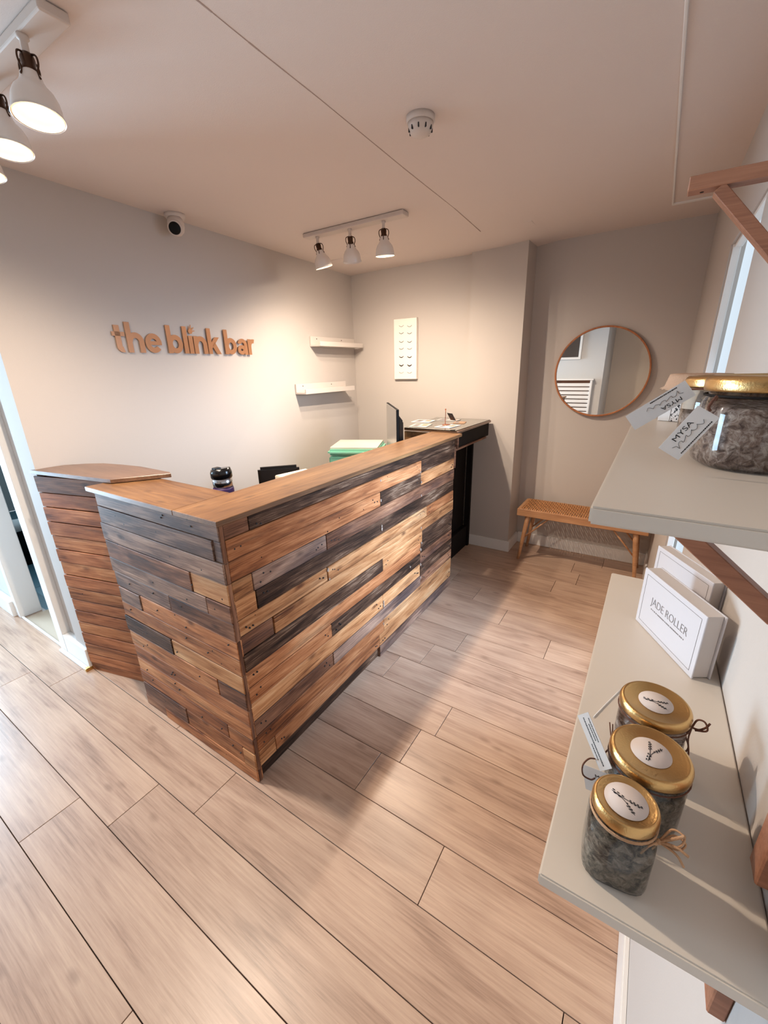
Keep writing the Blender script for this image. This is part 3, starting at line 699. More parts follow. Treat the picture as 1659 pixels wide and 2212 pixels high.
# ------------------------------------------------------------------ bench
bn = thing('bench', (-.33, 3.3, 0), 'small beech bench with woven cane seat under the round mirror', 'bench')
bx0, bx1, by0, by1, bz0, bz1 = -.785, .105, 3.15, 3.46, .375, .432
part('seat_frame', B((bx0, by0, bz0), (bx1, by0+.032, bz1), .004, 2), M['beech'], bn)
part('seat_frame', B((bx0, by1-.032, bz0), (bx1, by1, bz1), .004, 2), M['beech'], bn)
part('seat_frame', B((bx0, by0+.032, bz0), (bx0+.035, by1-.032, bz1), .004, 2), M['beech'], bn)
part('seat_frame', B((bx1-.035, by0+.032, bz0), (bx1, by1-.032, bz1), .004, 2), M['beech'], bn)
bm = bm_new(); n_ = 54
for i in range(n_):
    xa = bx0+.02 + (bx1-bx0-.04)*i/n_; w_ = (bx1-bx0-.04)/n_
    prof = [(by0+.012, bz1-.001), (by0+.016, bz1+.005), (by0+.15, bz1+.001), (by1-.016, bz1+.005), (by1-.012, bz1-.001)]
    for k_ in range(4):
        (ya, za), (yb, zb) = prof[k_], prof[k_+1]
        hexa(bm, [(xa, ya, za-.004), (xa+w_*.72, ya, za-.004), (xa+w_*.72, yb, zb-.004), (xa, yb, zb-.004)], [(xa+w_*.1, ya, za), (xa+w_*.62, ya, za), (xa+w_*.62, yb, zb), (xa+w_*.1, yb, zb)])
for i in range(9):
    ya = by0+.03 + i*.028
    for j in range(27):
        xa = bx0+.03 + j*(bx1-bx0-.06)/27 + (.016 if i % 2 else 0); box(bm, (xa, ya, bz1-.001), (xa+.014, ya+.010, bz1+.0065))
o = part('cane_seat', bm, M['cane'], bn); o['kind'] = 'stuff'
for tx, ty, fx, fy in ((-.705, 3.185, -.748, 3.165), (-.705, 3.43, -.752, 3.455), (.03, 3.185, .075, 3.165), (.03, 3.43, .08, 3.455)):
    bm = bm_new(); tube(bm, [(fx, fy, .0), (fx+(tx-fx)*.5, fy+(ty-fy)*.5, .19), (tx, ty, bz0+.002)], .011, 14, 3, .019); part('leg', bm, M['beech'], bn)
for ty in (3.18, 3.435):
    part('brace', tube(bm_new(), [(-.72, ty, .19), (-.55, ty, .372)], .006, 8, 1), M['beech'], bn)
    part('brace', tube(bm_new(), [(.05, ty, .19), (-.11, ty, .372)], .006, 8, 1), M['beech'], bn)

# ------------------------------------------------------------------ track lights
def track_light(tx0, tx1, ty, label, lamps, tilt):
    zt = 2.2725
    t = thing('track_light', ((tx0+tx1)/2, ty, zt), label, 'light', 'three-lamp ceiling tracks')
    part('track_bar', B((tx0, ty-.032, zt-.022), (tx1, ty+.032, zt+.001), .004, 2), M['white_plastic'], t)
    for (lx, ly, lz, dx, dy, on) in lamps:
        st = Vector((lx - dx*.0, ly - dy*.0, zt-.02))
        D = Vector((dx, dy, -1)).normalized()
        h = part('lamp_stem', axis_lathe(bm_new(), (lx, ly, zt-.02), (0, 0, -1), [(.012, 0), (.013, .008), (.008, .012), (.008, .032), (.0095, .034), (.0095, .04)], 14), M['white_plastic'], t)
        jo = Vector((lx, ly, zt-.058)); 
        # socket with cage arms
        bm = axis_lathe(bm_new(), jo - D*.004, D, [(.006, 0), (.013, .003), (.0155, .012), (.014, .028), (.017, .034), (.016, .042)], 18)
        a_ = D.orthogonal().normalized(); b_ = D.cross(a_)
        for kk in range(4):
            s_ = a_*math.cos(kk*PI/2+.4) + b_*math.sin(kk*PI/2+.4)
            tube(bm, [jo + s_*.010, jo + s_*.024 + D*.006, jo + s_*.027 + D*.022, jo + s_*.021 + D*.040, jo + s_*.026 + D*.052], .0022, 6, 4)
        part('lamp_socket', bm, M['bronze'], h)
        so = jo + D*.034
        prof = [(.016, 0), (.021, .006), (.024, .018), (.030, .030), (.041, .042), (.0475, .056), (.0505, .072), (.0515, .084), (.0555, .094)]
        inner = [(r_-.002, h_) for r_, h_ in reversed(prof)]
        part('lamp_shade', axis_lathe(bm_new(), so, D, prof + inner, 32, False, True), M['shade'], h)
        if on:
            part('bulb', axis_lathe(bm_new(), so, D, [(.008, .03), (.014, .034), (.024, .048), (.026, .06), (.020, .074), (.008, .080)], 20), M['bulb'], h)
            part('reflector', axis_lathe(bm_new(), so, D, [(.050, .0935), (.0505, .0905), (.044, .080), (.036, .070), (.030, .066)], 32, False, False), M['bulb_ring'], h)
            l = bpy.data.lights.new('lamp_light', 'SPOT'); l.energy = LAMP_W*on; l.color = LAMP_COL; l.spot_size = math.radians(174); l.spot_blend = .8; l.shadow_soft_size = .018
            lo = bpy.data.objects.new('lamp_light', l); COL.objects.link(lo); lo.parent = h
            lo.location = (so + D*.088) - wloc(h); lo.rotation_euler = D.to_track_quat('-Z', 'Y').to_euler()
        else:
            part('bulb', axis_lathe(bm_new(), so, D, [(.014, .03), (.030, .052), (.040, .072), (.041, .082), (.03, .089), (.01, .092)], 24), M['bulb_off'], h)
    return t
track_light(-1.97, -1.262, .655, 'near track light, cropped by the top left corner, two lamps glowing', [(-1.384, .634, 2.1, .11, -.09, 1.2), (-1.630, .648, 2.1, .12, -.06, .42), (-1.875, .652, 2.1, .10, .0, .12)], 0)
track_light(-1.96, -1.262, 2.232, 'far track light over the desk with its right lamp glowing', [(-1.402, 2.232, 2.1, -.02, .12, 1.35), (-1.63, 2.232, 2.1, -.22, .42, .55), (-1.872, 2.232, 2.1, .10, .25, .35)], 0)

# added ceiling light, unseen behind the camera, brightens the wall reflected in the mirror
dl = thing('added_fill', (-.35, -1.35, 2.275), 'small round white ceiling light added behind the camera to brighten the mirrored wall', 'light')
part('housing', lathe(bm_new(), (-.35, -1.35), [(.052, 2.2565), (.055, 2.252), (.055, 2.215), (.052, 2.212), (.047, 2.214), (.044, 2.235), (.001, 2.236)], 32), M['white_plastic'], dl)
part('bulb', lathe(bm_new(), (-.35, -1.35), [(.042, 2.2345), (.040, 2.230), (.001, 2.2275)], 32), M['bulb'], dl)
l = bpy.data.lights.new('added_fill_light', 'SPOT'); l.energy = 12; l.color = LAMP_COL; l.spot_size = math.radians(84); l.spot_blend = 1; l.shadow_soft_size = .03
lo = bpy.data.objects.new('added_fill_light', l); COL.objects.link(lo); lo.parent = dl; lo.location = (0, 0, -.066)
# ------------------------------------------------------------------ ceiling fittings
sm = thing('smoke_detector', (-.80, 1.515, 2.275), 'round white smoke detector with dark vents on the ceiling', 'smoke detector')
part('base', lathe(bm_new(), (-.80, 1.515), [(.047, 2.2765), (.047, 2.262), (.044, 2.257)], 36), M['white_plastic'], sm)
part('body', lathe(bm_new(), (-.80, 1.515), [(.042, 2.2572), (.041, 2.246), (.033, 2.230), (.018, 2.222), (.002, 2.2215)], 36), M['white_plastic'], sm)
for i in range(10):
    t = 2*PI*i/10; p0 = Vector((-.80+.0395*math.cos(t), 1.515+.0395*math.sin(t), 2.244))
    part('vent', obox(bm_new(), p0 - Vector((-math.sin(t), math.cos(t), 0))*.0022 - Vector((0, 0, .011)) - Vector((math.cos(t), math.sin(t), 0))*.006, Vector((-math.sin(t), math.cos(t), 0))*.0044, Vector((math.cos(t), math.sin(t), 0))*.0068, (0, 0, .012), .0005), M['ink'], sm)
cc = thing('security_camera', (-2.268, 1.565, 2.275), 'white dome security camera with black lens where ceiling meets left wall', 'camera')
part('mount_plate', lathe(bm_new(), (-2.262, 1.565), [(.050, 2.2765), (.050, 2.262), (.043, 2.252), (.036, 2.246)], 32), M['white_plastic'], cc)
part('body', lathe(bm_new(), (-2.250, 1.555), [(.034, 2.255), (.040, 2.235), (.041, 2.215), (.036, 2.194), (.022, 2.178), (.003, 2.172)], 28), M['white_plastic'], cc)
dcam = (Vector((-.75, .0, 1.35)) - Vector((-2.25, 1.555, 2.213))).normalized()
part('lens_hood', axis_lathe(bm_new(), Vector((-2.25, 1.555, 2.214)), dcam, [(.036, .006), (.036, .040), (.031, .043)], 28), M['white_plastic'], cc)
part('lens', axis_lathe(bm_new(), Vector((-2.25, 1.555, 2.214)), dcam, [(.029, .041), (.028, .046), (.016, .051), (.002, .053)], 24), M['black'], cc)

# ------------------------------------------------------------------ things on and behind the desk
tb = thing('travel_tumbler', (-1.475, 1.045, .827), 'travel tumbler with black lid and purple band behind the desk corner', 'cup')
part('steel_body', lathe(bm_new(), (-1.475, 1.045), [(.030, .8275), (.033, .835), (.036, .93), (.038, .995)], 32), M['steel'], tb)
part('band', lathe(bm_new(), (-1.475, 1.045), [(.0395, .95), (.0415, .965), (.0420, 1.036), (.0405, 1.042)], 32), M['purple'], tb)
part('clear_wall', lathe(bm_new(), (-1.475, 1.045), [(.0385, 1.042), (.0395, 1.06), (.040, 1.086)], 32), M['steel'], tb)
part('lid', loft(bm_new(), [circ((-1.475, 1.045), r_, z_, 32) for r_, z_ in ((.0405, 1.082), (.0428, 1.086), (.0430, 1.106))] + [[(x_, y_, z_+.006*(x_+1.475)/.04) for x_, y_, z_ in circ((-1.475, 1.045), .038, 1.122, 32)]]), M['gloss'], tb)
part('spout', B((-1.50, 1.02, 1.116), (-1.475, 1.05, 1.126), .003, 2), M['leather'], tb)

ch = thing('office_chair', (-1.86, 1.84, 0), 'black padded chair behind the desk, only its backrest showing', 'chair')
u_ = Vector((.68, .73, 0)).normalized(); v_ = Vector((-u_.y, u_.x, 0)); c_ = Vector((-1.925, 1.61, 0))
part('backrest', obox(bm_new(), c_ + Vector((0, 0, .62)), u_*.245, v_*.045, Vector((0, 0, .335)), .016, 4), M['leather'], ch)
part('back_support', obox(bm_new(), c_ + u_*.10 + v_*.045 + Vector((0, 0, .40)), u_*.045, v_*.02, Vector((0, 0, .30)), .004), M['black'], ch)
part('seat', obox(bm_new(), c_ - u_*.04 + v_*.045 + Vector((0, 0, .42)), u_*.33, v_*.30, Vector((0, 0, .06)), .018, 3), M['leather'], ch)
cc0 = c_ + u_*.12 + v_*.19
part('column', lathe(bm_new(), (cc0.x, cc0.y), [(.02, .06), (.02, .42)], 16), M['steel'], ch)
for i in range(5):
    t = 2*PI*i/5+.3; e = cc0 + Vector((math.cos(t), math.sin(t), 0))*.2
    part('leg', tube(bm_new(), [(cc0.x, cc0.y, .075), (e.x, e.y, .045)], .013, 8, 1), M['black'], ch)
    part('castor', axis_lathe(bm_new(), (e.x-.01, e.y, .0225), (1, 0, 0), [(.0225, 0), (.0225, .02)], 16), M['black'], ch)

ts = thing('tissue_box', (-1.66, 1.63, .826), 'cream tissue box on the inner worktop beside the black chair', 'box')
ub = Vector((.98, -.19, 0)).normalized(); vb_ = Vector((-ub.y, ub.x, 0)); to = Vector((-1.722, 1.555, .8265))
part('carton', obox(bm_new(), to, ub*.115, vb_*.21, Vector((0, 0, .122)), .004, 2), M['cream'], ts)
tc_ = to + ub*.0575 + vb_*.105
part('opening', loft(bm_new(), [[tuple(tc_ + ub*(.028*k_*math.cos(2*PI*i/28)) + vb_*(.07*k_*math.sin(2*PI*i/28)) + Vector((0, 0, z_))) for i in range(28)] for k_, z_ in ((1, .1215), (1, .1230))]), M['tissue'], ts)

mt_ = thing('mint_trolley', (-1.9, 2.45, 0), 'mint green cabinet with rounded lid standing behind the desk', 'cabinet')
um = Vector((.906, .423, 0)).normalized(); vm = Vector((-um.y, um.x, 0)); mo = Vector((-1.955, 2.285, 0))
part('body', obox(bm_new(), mo + um*.008 + vm*.01, um*.37, vm*.37, Vector((0, 0, .895)), .01, 3), M['mint'], mt_)
part('lid', obox(bm_new(), mo + Vector((0, 0, .902)), um*.385, vm*.385, Vector((0, 0, .044)), .016, 4), M['mint'], mt_)
tray = part('paper_stack', obox(bm_new(), mo + um*.015 + vm*.03 + Vector((0, 0, .9462)), um*.35, vm*.33, Vector((0, 0, .014)), .002), M['marble'], None, True)
tag(tray, 'patterned white paper lying on top of the mint green cabinet', 'paper')

mo_ = thing('monitor', (-1.49, 2.42, .826), 'flat monitor seen edge-on rising behind the desk top', 'monitor')
P0 = Vector((-1.312, 2.195, 0)); P1 = Vector((-1.655, 2.63, 0)); um = (P1-P0).normalized(); vm = Vector((um.y, -um.x, 0))  # vm points to +x side
if vm.x < 0: vm = -vm
Lm = (P1-P0).length
part('bezel', obox(bm_new(), P0 + Vector((0, 0, .93)), um*Lm, vm*.016, Vector((0, 0, .33)), .002), M['black'], mo_)
part('screen', obox(bm_new(), P0 + um*.004 - vm*.0015 + Vector((0, 0, .938)), um*(Lm-.008), vm*.002, Vector((0, 0, .318))), M['screen'], mo_)
part('rear_housing', hexa(bm_new(), [P0+um*.02+vm*.016+Vector((0,0,.96)), P0+um*.06+vm*.052+Vector((0,0,.98)), P0+um*(Lm-.10)+vm*.052+Vector((0,0,.98)), P0+um*(Lm-.04)+vm*.016+Vector((0,0,.96))][::-1],
     [P0+um*.02+vm*.016+Vector((0,0,1.225)), P0+um*.06+vm*.052+Vector((0,0,1.18)), P0+um*(Lm-.10)+vm*.052+Vector((0,0,1.18)), P0+um*(Lm-.04)+vm*.016+Vector((0,0,1.225))][::-1], .008, 2), M['leather'], mo_)
part('stand', obox(bm_new(), P0 + um*(Lm/2-.03) + vm*.03 + Vector((0, 0, .835)), um*.06, vm*.02, Vector((0, 0, .15)), .003), M['black'], mo_)
part('stand_base', obox(bm_new(), P0 + um*(Lm/2-.11) - vm*.05 + Vector((0, 0, .8265)), um*.22, vm*.16, Vector((0, 0, .01)), .003), M['black'], mo_)

# magazines under/on the glass, and the small stand
mags = [((-1.395, 2.62), .13, .17, .2, 'marble', 'open pale magazine nearest the desk on the glass counter'),
        ((-1.225, 2.66), .12, .17, -.1, 'paper', 'white leaflet on the glass counter at its front edge'),
        ((-1.50, 2.86), .15, .15, .1, 'paper', 'white magazine at the inner end of the glass counter'),
        ((-1.20, 2.90), .085, .12, .25, 'kraft', 'tan leaflet right of the gold stand on the glass counter'),
        ((-1.36, 3.02), .17, .12, .05, 'paper_grey', 'grey printed magazine far back on the glass counter')]
for (mx_, my_), w_, d_, a_, mm_, lb in mags:
    e1 = Vector((math.cos(a_), math.sin(a_), 0)); e2 = Vector((-math.sin(a_), math.cos(a_), 0)); o_ = Vector((mx_, my_, 1.0982)) - e1*w_/2
    mg = tag(part('magazine', obox(bm_new(), o_, e1*w_, e2*d_, (0, 0, .0022), .0004), M[mm_], None, True), lb, 'magazine', 'magazines on the glass counter')
    part('printed_block', obox(bm_new(), o_ + e1*w_*.12 + e2*d_*.1 + Vector((0, 0, .0021)), e1*w_*.32, e2*d_*.75, (0, 0, .0003)), M['ink_soft'], mg)
    part('printed_block', obox(bm_new(), o_ + e1*w_*.56 + e2*d_*.35 + Vector((0, 0, .0021)), e1*w_*.32, e2*d_*.5, (0, 0, .0003)), M['kraft'], mg)
st = thing('card_stand', (-1.255, 2.80, 1.098), 'small rose gold wire stand holding a dark card on the glass counter', 'stand')
part('foot', lathe(bm_new(), (-1.252, 2.795), [(.032, 1.0980), (.033, 1.100), (.030, 1.103), (.008, 1.106)], 28), M['rosegold'], st)
part('wire_post', tube(bm_new(), [(-1.262, 2.80, 1.103), (-1.262, 2.80, 1.17), (-1.262, 2.80, 1.205)], .0024, 8, 2), M['rosegold'], st)
part('knob', lathe(bm_new(), (-1.262, 2.80), [(.001, 1.203), (.005, 1.206), (.005, 1.211), (.001, 1.214)], 12), M['rosegold'], st)
cdk = part('card', obox(bm_new(), (-1.252, 2.80, 1.185), (.042, 0, -.004), (.0, .003, 0), (.022, .02, -.052), .001), M['leather'], None, True)
tag(cdk, 'dark square card held by the rose gold wire stand', 'card')

# ------------------------------------------------------------------ right-hand shelves
def bracket(y, zt, x_tip, x_br, z_wall, label, w=.030, foot=None):
    t = thing('shelf_bracket', (wallx_r(y), y, zt), label, 'bracket', 'stained wooden shelf brackets')
    xw = wallx_r(y)-.0005
    part('arm', B((x_tip, y-w/2, zt-.022), (xw, y+w/2, zt), .0015), M['bracket'], t)
    part('brace', bar(bm_new(), (x_br, y, zt-.024), (xw-.020, y, z_wall), w*.85, .019), M['bracket'], t)
    part('wall_leg', B((xw-.016, y-w/2, (foot or z_wall-.03)), (xw, y+w/2, zt-.0225), .0015), M['bracket'], t)
    part('screw', axis_lathe(bm_new(), (x_tip+.022, y+.004, zt-.0215), (0, 0, -1), [(.0035, 0), (.003, .001)], 10), M['dark'], t)
    return t
LY0, LY1 = .318, 1.09
def shelf(y0, y1, x0, z0, z1, label):
    bm = bm_new(); prism(bm, [(x0, y0), (wallx_r(y0)-.001, y0), (wallx_r(y1)-.001, y1), (x0, y1)], z0, z1, .0018, 2)
    return tag(part('shelf_board', bm, M['shelfpaint'], None, True), label, 'shelf', 'painted shelves on the right wall')
shelf(LY0, LY1, -.0245, .984, 1.0, 'lower grey-beige painted shelf carrying the gold-lidded jars and boxes')
shelf(.325, 1.09, -.0285, 1.3860, 1.4, 'upper grey-beige painted shelf at eye level on the right wall')
bracket(1.06, 1.808, -.012, .034, 1.66, 'stained wooden bracket with no shelf on it, top right', w=.034)
bracket(.55, 1.3855, -.005, -.002, 1.237, 'stained wooden bracket under the upper shelf, its brace crossing the wall')
bracket(.400, .9835, .135, .140, .90, 'stained wooden bracket whose foot shows under the near end of the lower shelf', foot=.832, w=.028)
bracket(.41, 1.3855, .128, .135, 1.25, 'stained wooden bracket whose foot shows above the lower shelf, right edge', foot=1.03, w=.028)

def jar(name, c, sq, rb_, rt_, h, lid_r, lid_h, fill, cm, label, rot=0, z0=1.0, seg=40, label_r=None, sprig=0):
    t = thing(name, (c[0], c[1], z0), label, 'jar', 'gold-lidded glass jars')
    zl = z0 + h - lid_h
    gl = [(rb_*.90, z0+.0006), (rb_*.985, z0+.004), (rb_, z0+.010), (rb_*1.0, zl-.020), (rb_*.97, zl-.012), (rt_*.93, zl-.004), (rt_*.90, zl+.006)]
    bm = bm_new()
    def ring(r_, z_): 
        s_ = sq if z_ < zl-.008 else 2.0
        return circ(c, r_, z_, seg, s_, rot)
    loft(bm, [ring(*p) for p in gl]); part('glass_body', bm, M['glass'], t)
    fr = rb_*.93; ft = z0 + .006 + (zl-z0-.014)*fill
    bm = bm_new(); loft(bm, [ring(fr*.93, z0+.004), ring(fr, z0+.009), ring(fr, ft-.004), ring(fr*.9, ft)]); part('contents', bm, cm, t)
    lp = [(lid_r*.985, zl), (lid_r, zl+.002), (lid_r, zl+lid_h*.62), (lid_r*.975, zl+lid_h*.82), (lid_r*.945, zl+lid_h*.93), (lid_r*.90, zl+lid_h), (lid_r*.87, zl+lid_h), (lid_r*.85, zl+lid_h*.93), (lid_r*.80, zl+lid_h*.93), (lid_r*.78, zl+lid_h*.88), (.001, zl+lid_h*.88)]
    lid = part('lid', lathe(bm_new(), c, lp, 56), M['gold'], t)
    zt = zl + lid_h*.88
    if label_r:
        part('round_label', lathe(bm_new(), c, [(label_r, zt+.0001), (label_r, zt+.0006), (.001, zt+.0006)], 40), M['label'], t)
        bm = bm_new(); a0 = sprig; zz_ = zt+.0009
        d0 = Vector((math.cos(a0), math.sin(a0), 0)); n0 = Vector((-d0.y, d0.x, 0)); cc_ = Vector((c[0], c[1], zz_))
        for (s_, bend) in ((0.0, .10), (.5, -.22)):
            p_ = [cc_ - d0*label_r*.72, cc_ - d0*label_r*.1 + n0*label_r*bend*.3, cc_ + d0*label_r*(.72-s_*.25) + n0*label_r*bend*2.0]
            tube(bm, p_, .00028, 5, 5)
            for i in range(7):
                q = p_[1].lerp(p_[2], .3+.1*i) + n0*((-1)**i)*.0011
                obox(bm, q - d0*.0009 - n0*.0004, d0*.0017, n0*.0008, (0, 0, .0003))
        for i in range(5):
            q = (cc_ - d0*label_r*.72) + d0*.0022*i + n0*((-1)**i)*.0014; obox(bm, q, d0*.0022, n0*.0010, (0, 0, .0003))
        part('printed_sprig', bm, M['ink'], t)
    return t
j1 = jar('glass_jar', (.0385, .3715), 3.6, .0305, .0285, .090, .0300, .0125, .90, M['herb_dark'], 'small square jar of dark herbs with gold lid and raffia bow, nearest on lower shelf', rot=.10, label_r=.0195, sprig=-.35)
j2 = jar('glass_jar', (.0580, .4475), 2.0, .0395, .0385, .090, .0405, .0125, .86, M['herb_dark'], 'middle round jar with gold lid and dark herbs on the lower shelf', label_r=.0200, sprig=1.4)
j3 = jar('glass_jar', (.0615, .5350), 2.0, .0385, .0385, .090, .0400, .0125, .70, M['herb_pink'], 'round gold-lidded jar with brown cord bow, farthest on lower shelf', label_r=.0192, sprig=.05)
j4 = jar('wide_glass_jar', (.0955, .545), 2.6, .0560, .0555, .086, .0565, .0145, .88, M['herb_pink'], 'large wide jar of pinkish bath salts with gold lid, upper shelf right edge', z0=1.4, rot=.1)
j5 = jar('glass_jar', (.0800, .735), 2.0, .0490, .0485, .080, .0500, .0145, .5, M['herb_pink'], 'gold-lidded jar behind the large jar on the upper shelf, with a tag', z0=1.4)
# raffia bow on the near jar, cords on the others (parts of the jars)
zb_ = 1.0745
def loop(bm, o, d, n_, s, r, k=1.0):
    o, d, n_ = Vector(o), Vector(d).normalized(), Vector(n_).normalized()
    tube(bm, [o, o+d*s*.55+n_*s*.30*k, o+d*s+n_*s*.10*k, o+d*s*.75-n_*s*.22*k, o+d*s*.1-n_*s*.04*k], r, 6, 6)
bo = Vector((.0690, .3600, 1.070)); bm = bm_new()
for dz in (0, .0012, -.0012): tube(bm, [(.0385+.0300*math.cos(t), .3715+.0300*math.sin(t), 1.0738+dz) for t in [i*2*PI/16 for i in range(17)]], .0007, 5, 2)
loop(bm, bo, (-.65, -.55, -.50), (.2, -.2, 1), .021, .0009); loop(bm, bo+Vector((.0006, -.001, -.001)), (-.75, -.45, -.42), (.2, -.2, 1), .018, .0008)
loop(bm, bo, (.55, .12, .62), (.5, -.5, -.3), .024, .0010); loop(bm, bo+Vector((.0006, 0, 0)), (.70, .10, .48), (.5, -.5, -.3), .021, .0009)
tube(bm, [bo, bo+Vector((.012, -.004, .008)), bo+Vector((.022, -.006, .006))], .0012, 6, 5); tube(bm, [bo, bo+Vector((.013, -.006, .002)), bo+Vector((.020, -.010, -.004))], .0011, 6, 5)
tube(bm, [bo, bo+Vector((.010, .000, .012)), bo+Vector((.017, .001, .020))], .0014, 6, 5)
lathe(bm, (bo.x, bo.y), [(.001, bo.z-.003), (.0032, bo.z), (.001, bo.z+.003)], 10)
o = part('raffia_bow', bm, M['raffia'], j1)
bm = bm_new()
tube(bm, [(.0615+.0398*math.cos(t), .5350+.0398*math.sin(t), 1.0735) for t in [i*2*PI/20 for i in range(21)]], .0008, 6, 2)
k0 = Vector((.1010, .527, 1.076))
tube(bm, [k0, k0+Vector((.004, .004, .010)), k0+Vector((.011, .002, .012)), k0+Vector((.014, -.002, .004)), k0+Vector((.003, -.002, -.001))], .0011, 7, 6)
tube(bm, [k0, k0+Vector((.007, -.001, .001)), k0+Vector((.013, .001, .006)), k0+Vector((.016, .003, .012))], .0012, 7, 6)
tube(bm, [k0, k0+Vector((-.001, -.004, -.015)), k0+Vector((.002, -.010, -.032)), k0+Vector((.0, -.014, -.044)), k0+Vector((.006, -.022, -.060))], .0010, 7, 6)
tube(bm, [k0, k0+Vector((-.004, -.002, -.012)), k0+Vector((.001, -.006, -.026)), k0+Vector((-.004, -.011, -.036))], .0010, 7, 6)
part('cord_bow', bm, M['twine'], j3)
part('white_string', tube(bm_new(), [(-.003, .568, 1.0012), (.010, .606, 1.0012), (.026, .650, 1.0012)], .0007, 6, 3), M['paper'], j3)
bm = bm_new()
tube(bm, [(.0580+.0402*math.cos(t), .4475+.0402*math.sin(t), 1.0735) for t in [i*2*PI/20 for i in range(21)]], .0008, 6, 2)
k1 = Vector((.0195, .462, 1.073))
tube(bm, [k1, k1+Vector((-.002, .004, .006)), k1+Vector((-.0045, .010, .014))], .0007, 6, 5)
tube(bm, [k1, k1+Vector((.0, .006, .006)), k1+Vector((-.001, .011, .012))], .0007, 6, 5)
tube(bm, [(.018, .444, 1.072), (.010, .428, 1.070), (.001, .418, 1.074), (-.004, .413, 1.066), (-.002, .4115, 1.054), (.006, .4115, 1.052), (.010, .412, 1.056)], .0009, 6, 6)
part('cord', bm, M['twine'], j2)

# ---------------- gift boxes
def giftbox(o, ux, uy, h, label, txt):
    o, ux, uy = Vector(o), Vector(ux), Vector(uy)
    t = thing('gift_box', tuple(o), label, 'box', 'white skincare boxes'); e1 = ux.normalized(); e2 = uy.normalized(); z = Vector((0, 0, 1))
    part('front_cover', obox(bm_new(), o, ux, e2*.003, z*h, .0008), M['box'], t)
    part('tray', obox(bm_new(), o + e1*.001 + e2*.0032 + z*.0012, ux - e1*.004, uy - e2*.0064, z*(h-.0024), .0004), M['boxside'], t)
    part('back_cover', obox(bm_new(), o + uy - e2*.003, ux + e1*.001, e2*.003, z*h, .0008), M['box'], t)
    bm = bm_new(); W_, m_, w_ = ux.length, .010, .0007; oo = o - e2*.0003
    for a, b2 in (((m_, m_), (W_-m_, m_)), ((m_, h-m_), (W_-m_, h-m_))): obox(bm, oo + e1*a[0] + z*a[1], e1*(b2[0]-a[0]), e2*.0003, z*w_)
    for a in (m_, W_-m_): obox(bm, oo + e1*a + z*m_, e1*w_, e2*.0003, z*(h-2*m_))
    part('printed_border', bm, M['ink_soft'], t)
    if txt:
        bm, a, b2 = glyph(txt, .0225, .0001, -.0004)
        k_ = .105/(b2-a)
        for v in bm.verts: v.co.x = (v.co.x-a)*k_
        place(bm, o + e1*.036 + z*(h*.50) - e2*.0004, e1, z); part('lettering', bm, M['ink_soft'], t)
        bm = bm_new(); q = random.Random(5); xx = .040
        while xx < .135:
            w1 = q.uniform(.0015, .004); obox(bm, o + e1*xx + z*(h*.415) - e2*.0004, e1*w1, e2*.0002, z*.0022); xx += w1 + q.choice((.0008, .0008, .002))
        part('small_print', bm, M['ink_soft'], t)
    return t
e_u = Vector((.088, -.151, 0)).normalized(); e_v = Vector((-e_u.y, e_u.x, 0))
giftbox((.036, .887, 1.0006), e_u*.173, e_v*.031, .119, 'white box with printed capitals standing in front of its twin on lower shelf', 'JADE ROLLER')
giftbox((.0555, 1.020, 1.0006), e_u*.170, e_v*.026, .119, 'second white bordered box half hidden behind the lettered one', '')
# ---------------- tags
def cardtag(name, o, ex_, ey_, w_, h_, texts, label, mat='paper', th=.0006, lines=()):
    o, ex_, ey_ = Vector(o), Vector(ex_).normalized(), Vector(ey_).normalized(); ez_ = ex_.cross(ey_)
    t = part(name, obox(bm_new(), o - ez_*th, ex_*w_, ey_*h_, ez_*th), M[mat], None); tag(t, label, 'tag', 'paper tags on the jars')
    for (s, x, y, size, wid, sh) in texts:
        bm, a, b2 = glyph(s, size, .00005, 0, sh)
        k_ = wid/(b2-a)
        for v in bm.verts: v.co.x = (v.co.x-a)*k_
        place(bm, o + ex_*x + ey_*y + ez_*.0001, ex_, ey_); part('lettering', bm, M['ink'], t)
    for (kind, x, y, w1, hh) in lines:
        bm = bm_new()
        if kind == 'bar':
            q = random.Random(9); xx = x
            while xx < x+w1:
                dw = q.uniform(.0006, .0018); obox(bm, o + ex_*xx + ey_*y, ex_*dw, ey_*hh, ez_*.0001); xx += dw+.0003
            part('small_print', bm, M['ink'], t)
        else:
            pts_ = []; q = random.Random(21)
            for i in range(17):
                u2 = i/16; pts_.append(o + ex_*(x+w1*u2 + .0012*math.sin(i*2.1)) + ey_*(y + hh*(.5+.5*math.sin(i*1.9+1)*(1.0 if i < 4 or i > 14 else .5))) + ez_*.0002)
            tube(bm, pts_, .00016, 5, 4); part('script_line', bm, M['ink'], t)
    return t
cardtag('paper_tag', (.0245, .600, 1.479), (-.78, 0, -.62), (.62, 0, -.78), .068, .0205,
        [('MYSA', .012, .0130, .0062, .022, 0)], 'long white tag sticking out left from the upper shelf jars', lines=[('script', .008, .0055, .038, .006), ('bar', .010, .0015, .030, .0013)])
cardtag('paper_tag', (.0265, .468, 1.4125), (.50, 0, .86), (-.86, 0, .5), .046, .0200,
        [('MYSA', .012, .0125, .0062, .021, 0)], 'white tag leaning on the front of the large upper jar', lines=[('script', .006, .006, .032, .0055), ('bar', .006, .0018, .034, .0010)])
cardtag('paper_tag', (-.0195, .455, 1.094), (.033, -.040, -.028), (.7, 0, .72), .059, .0150, [], 'narrow grey printed tag hanging beside the near jars on lower shelf', mat='paper_grey',
        lines=[('bar', .006, .0118, .026, .0011), ('bar', .012, .0092, .018, .0011), ('bar', .004, .0058, .050, .0013), ('bar', .032, .0028, .016, .0011)])
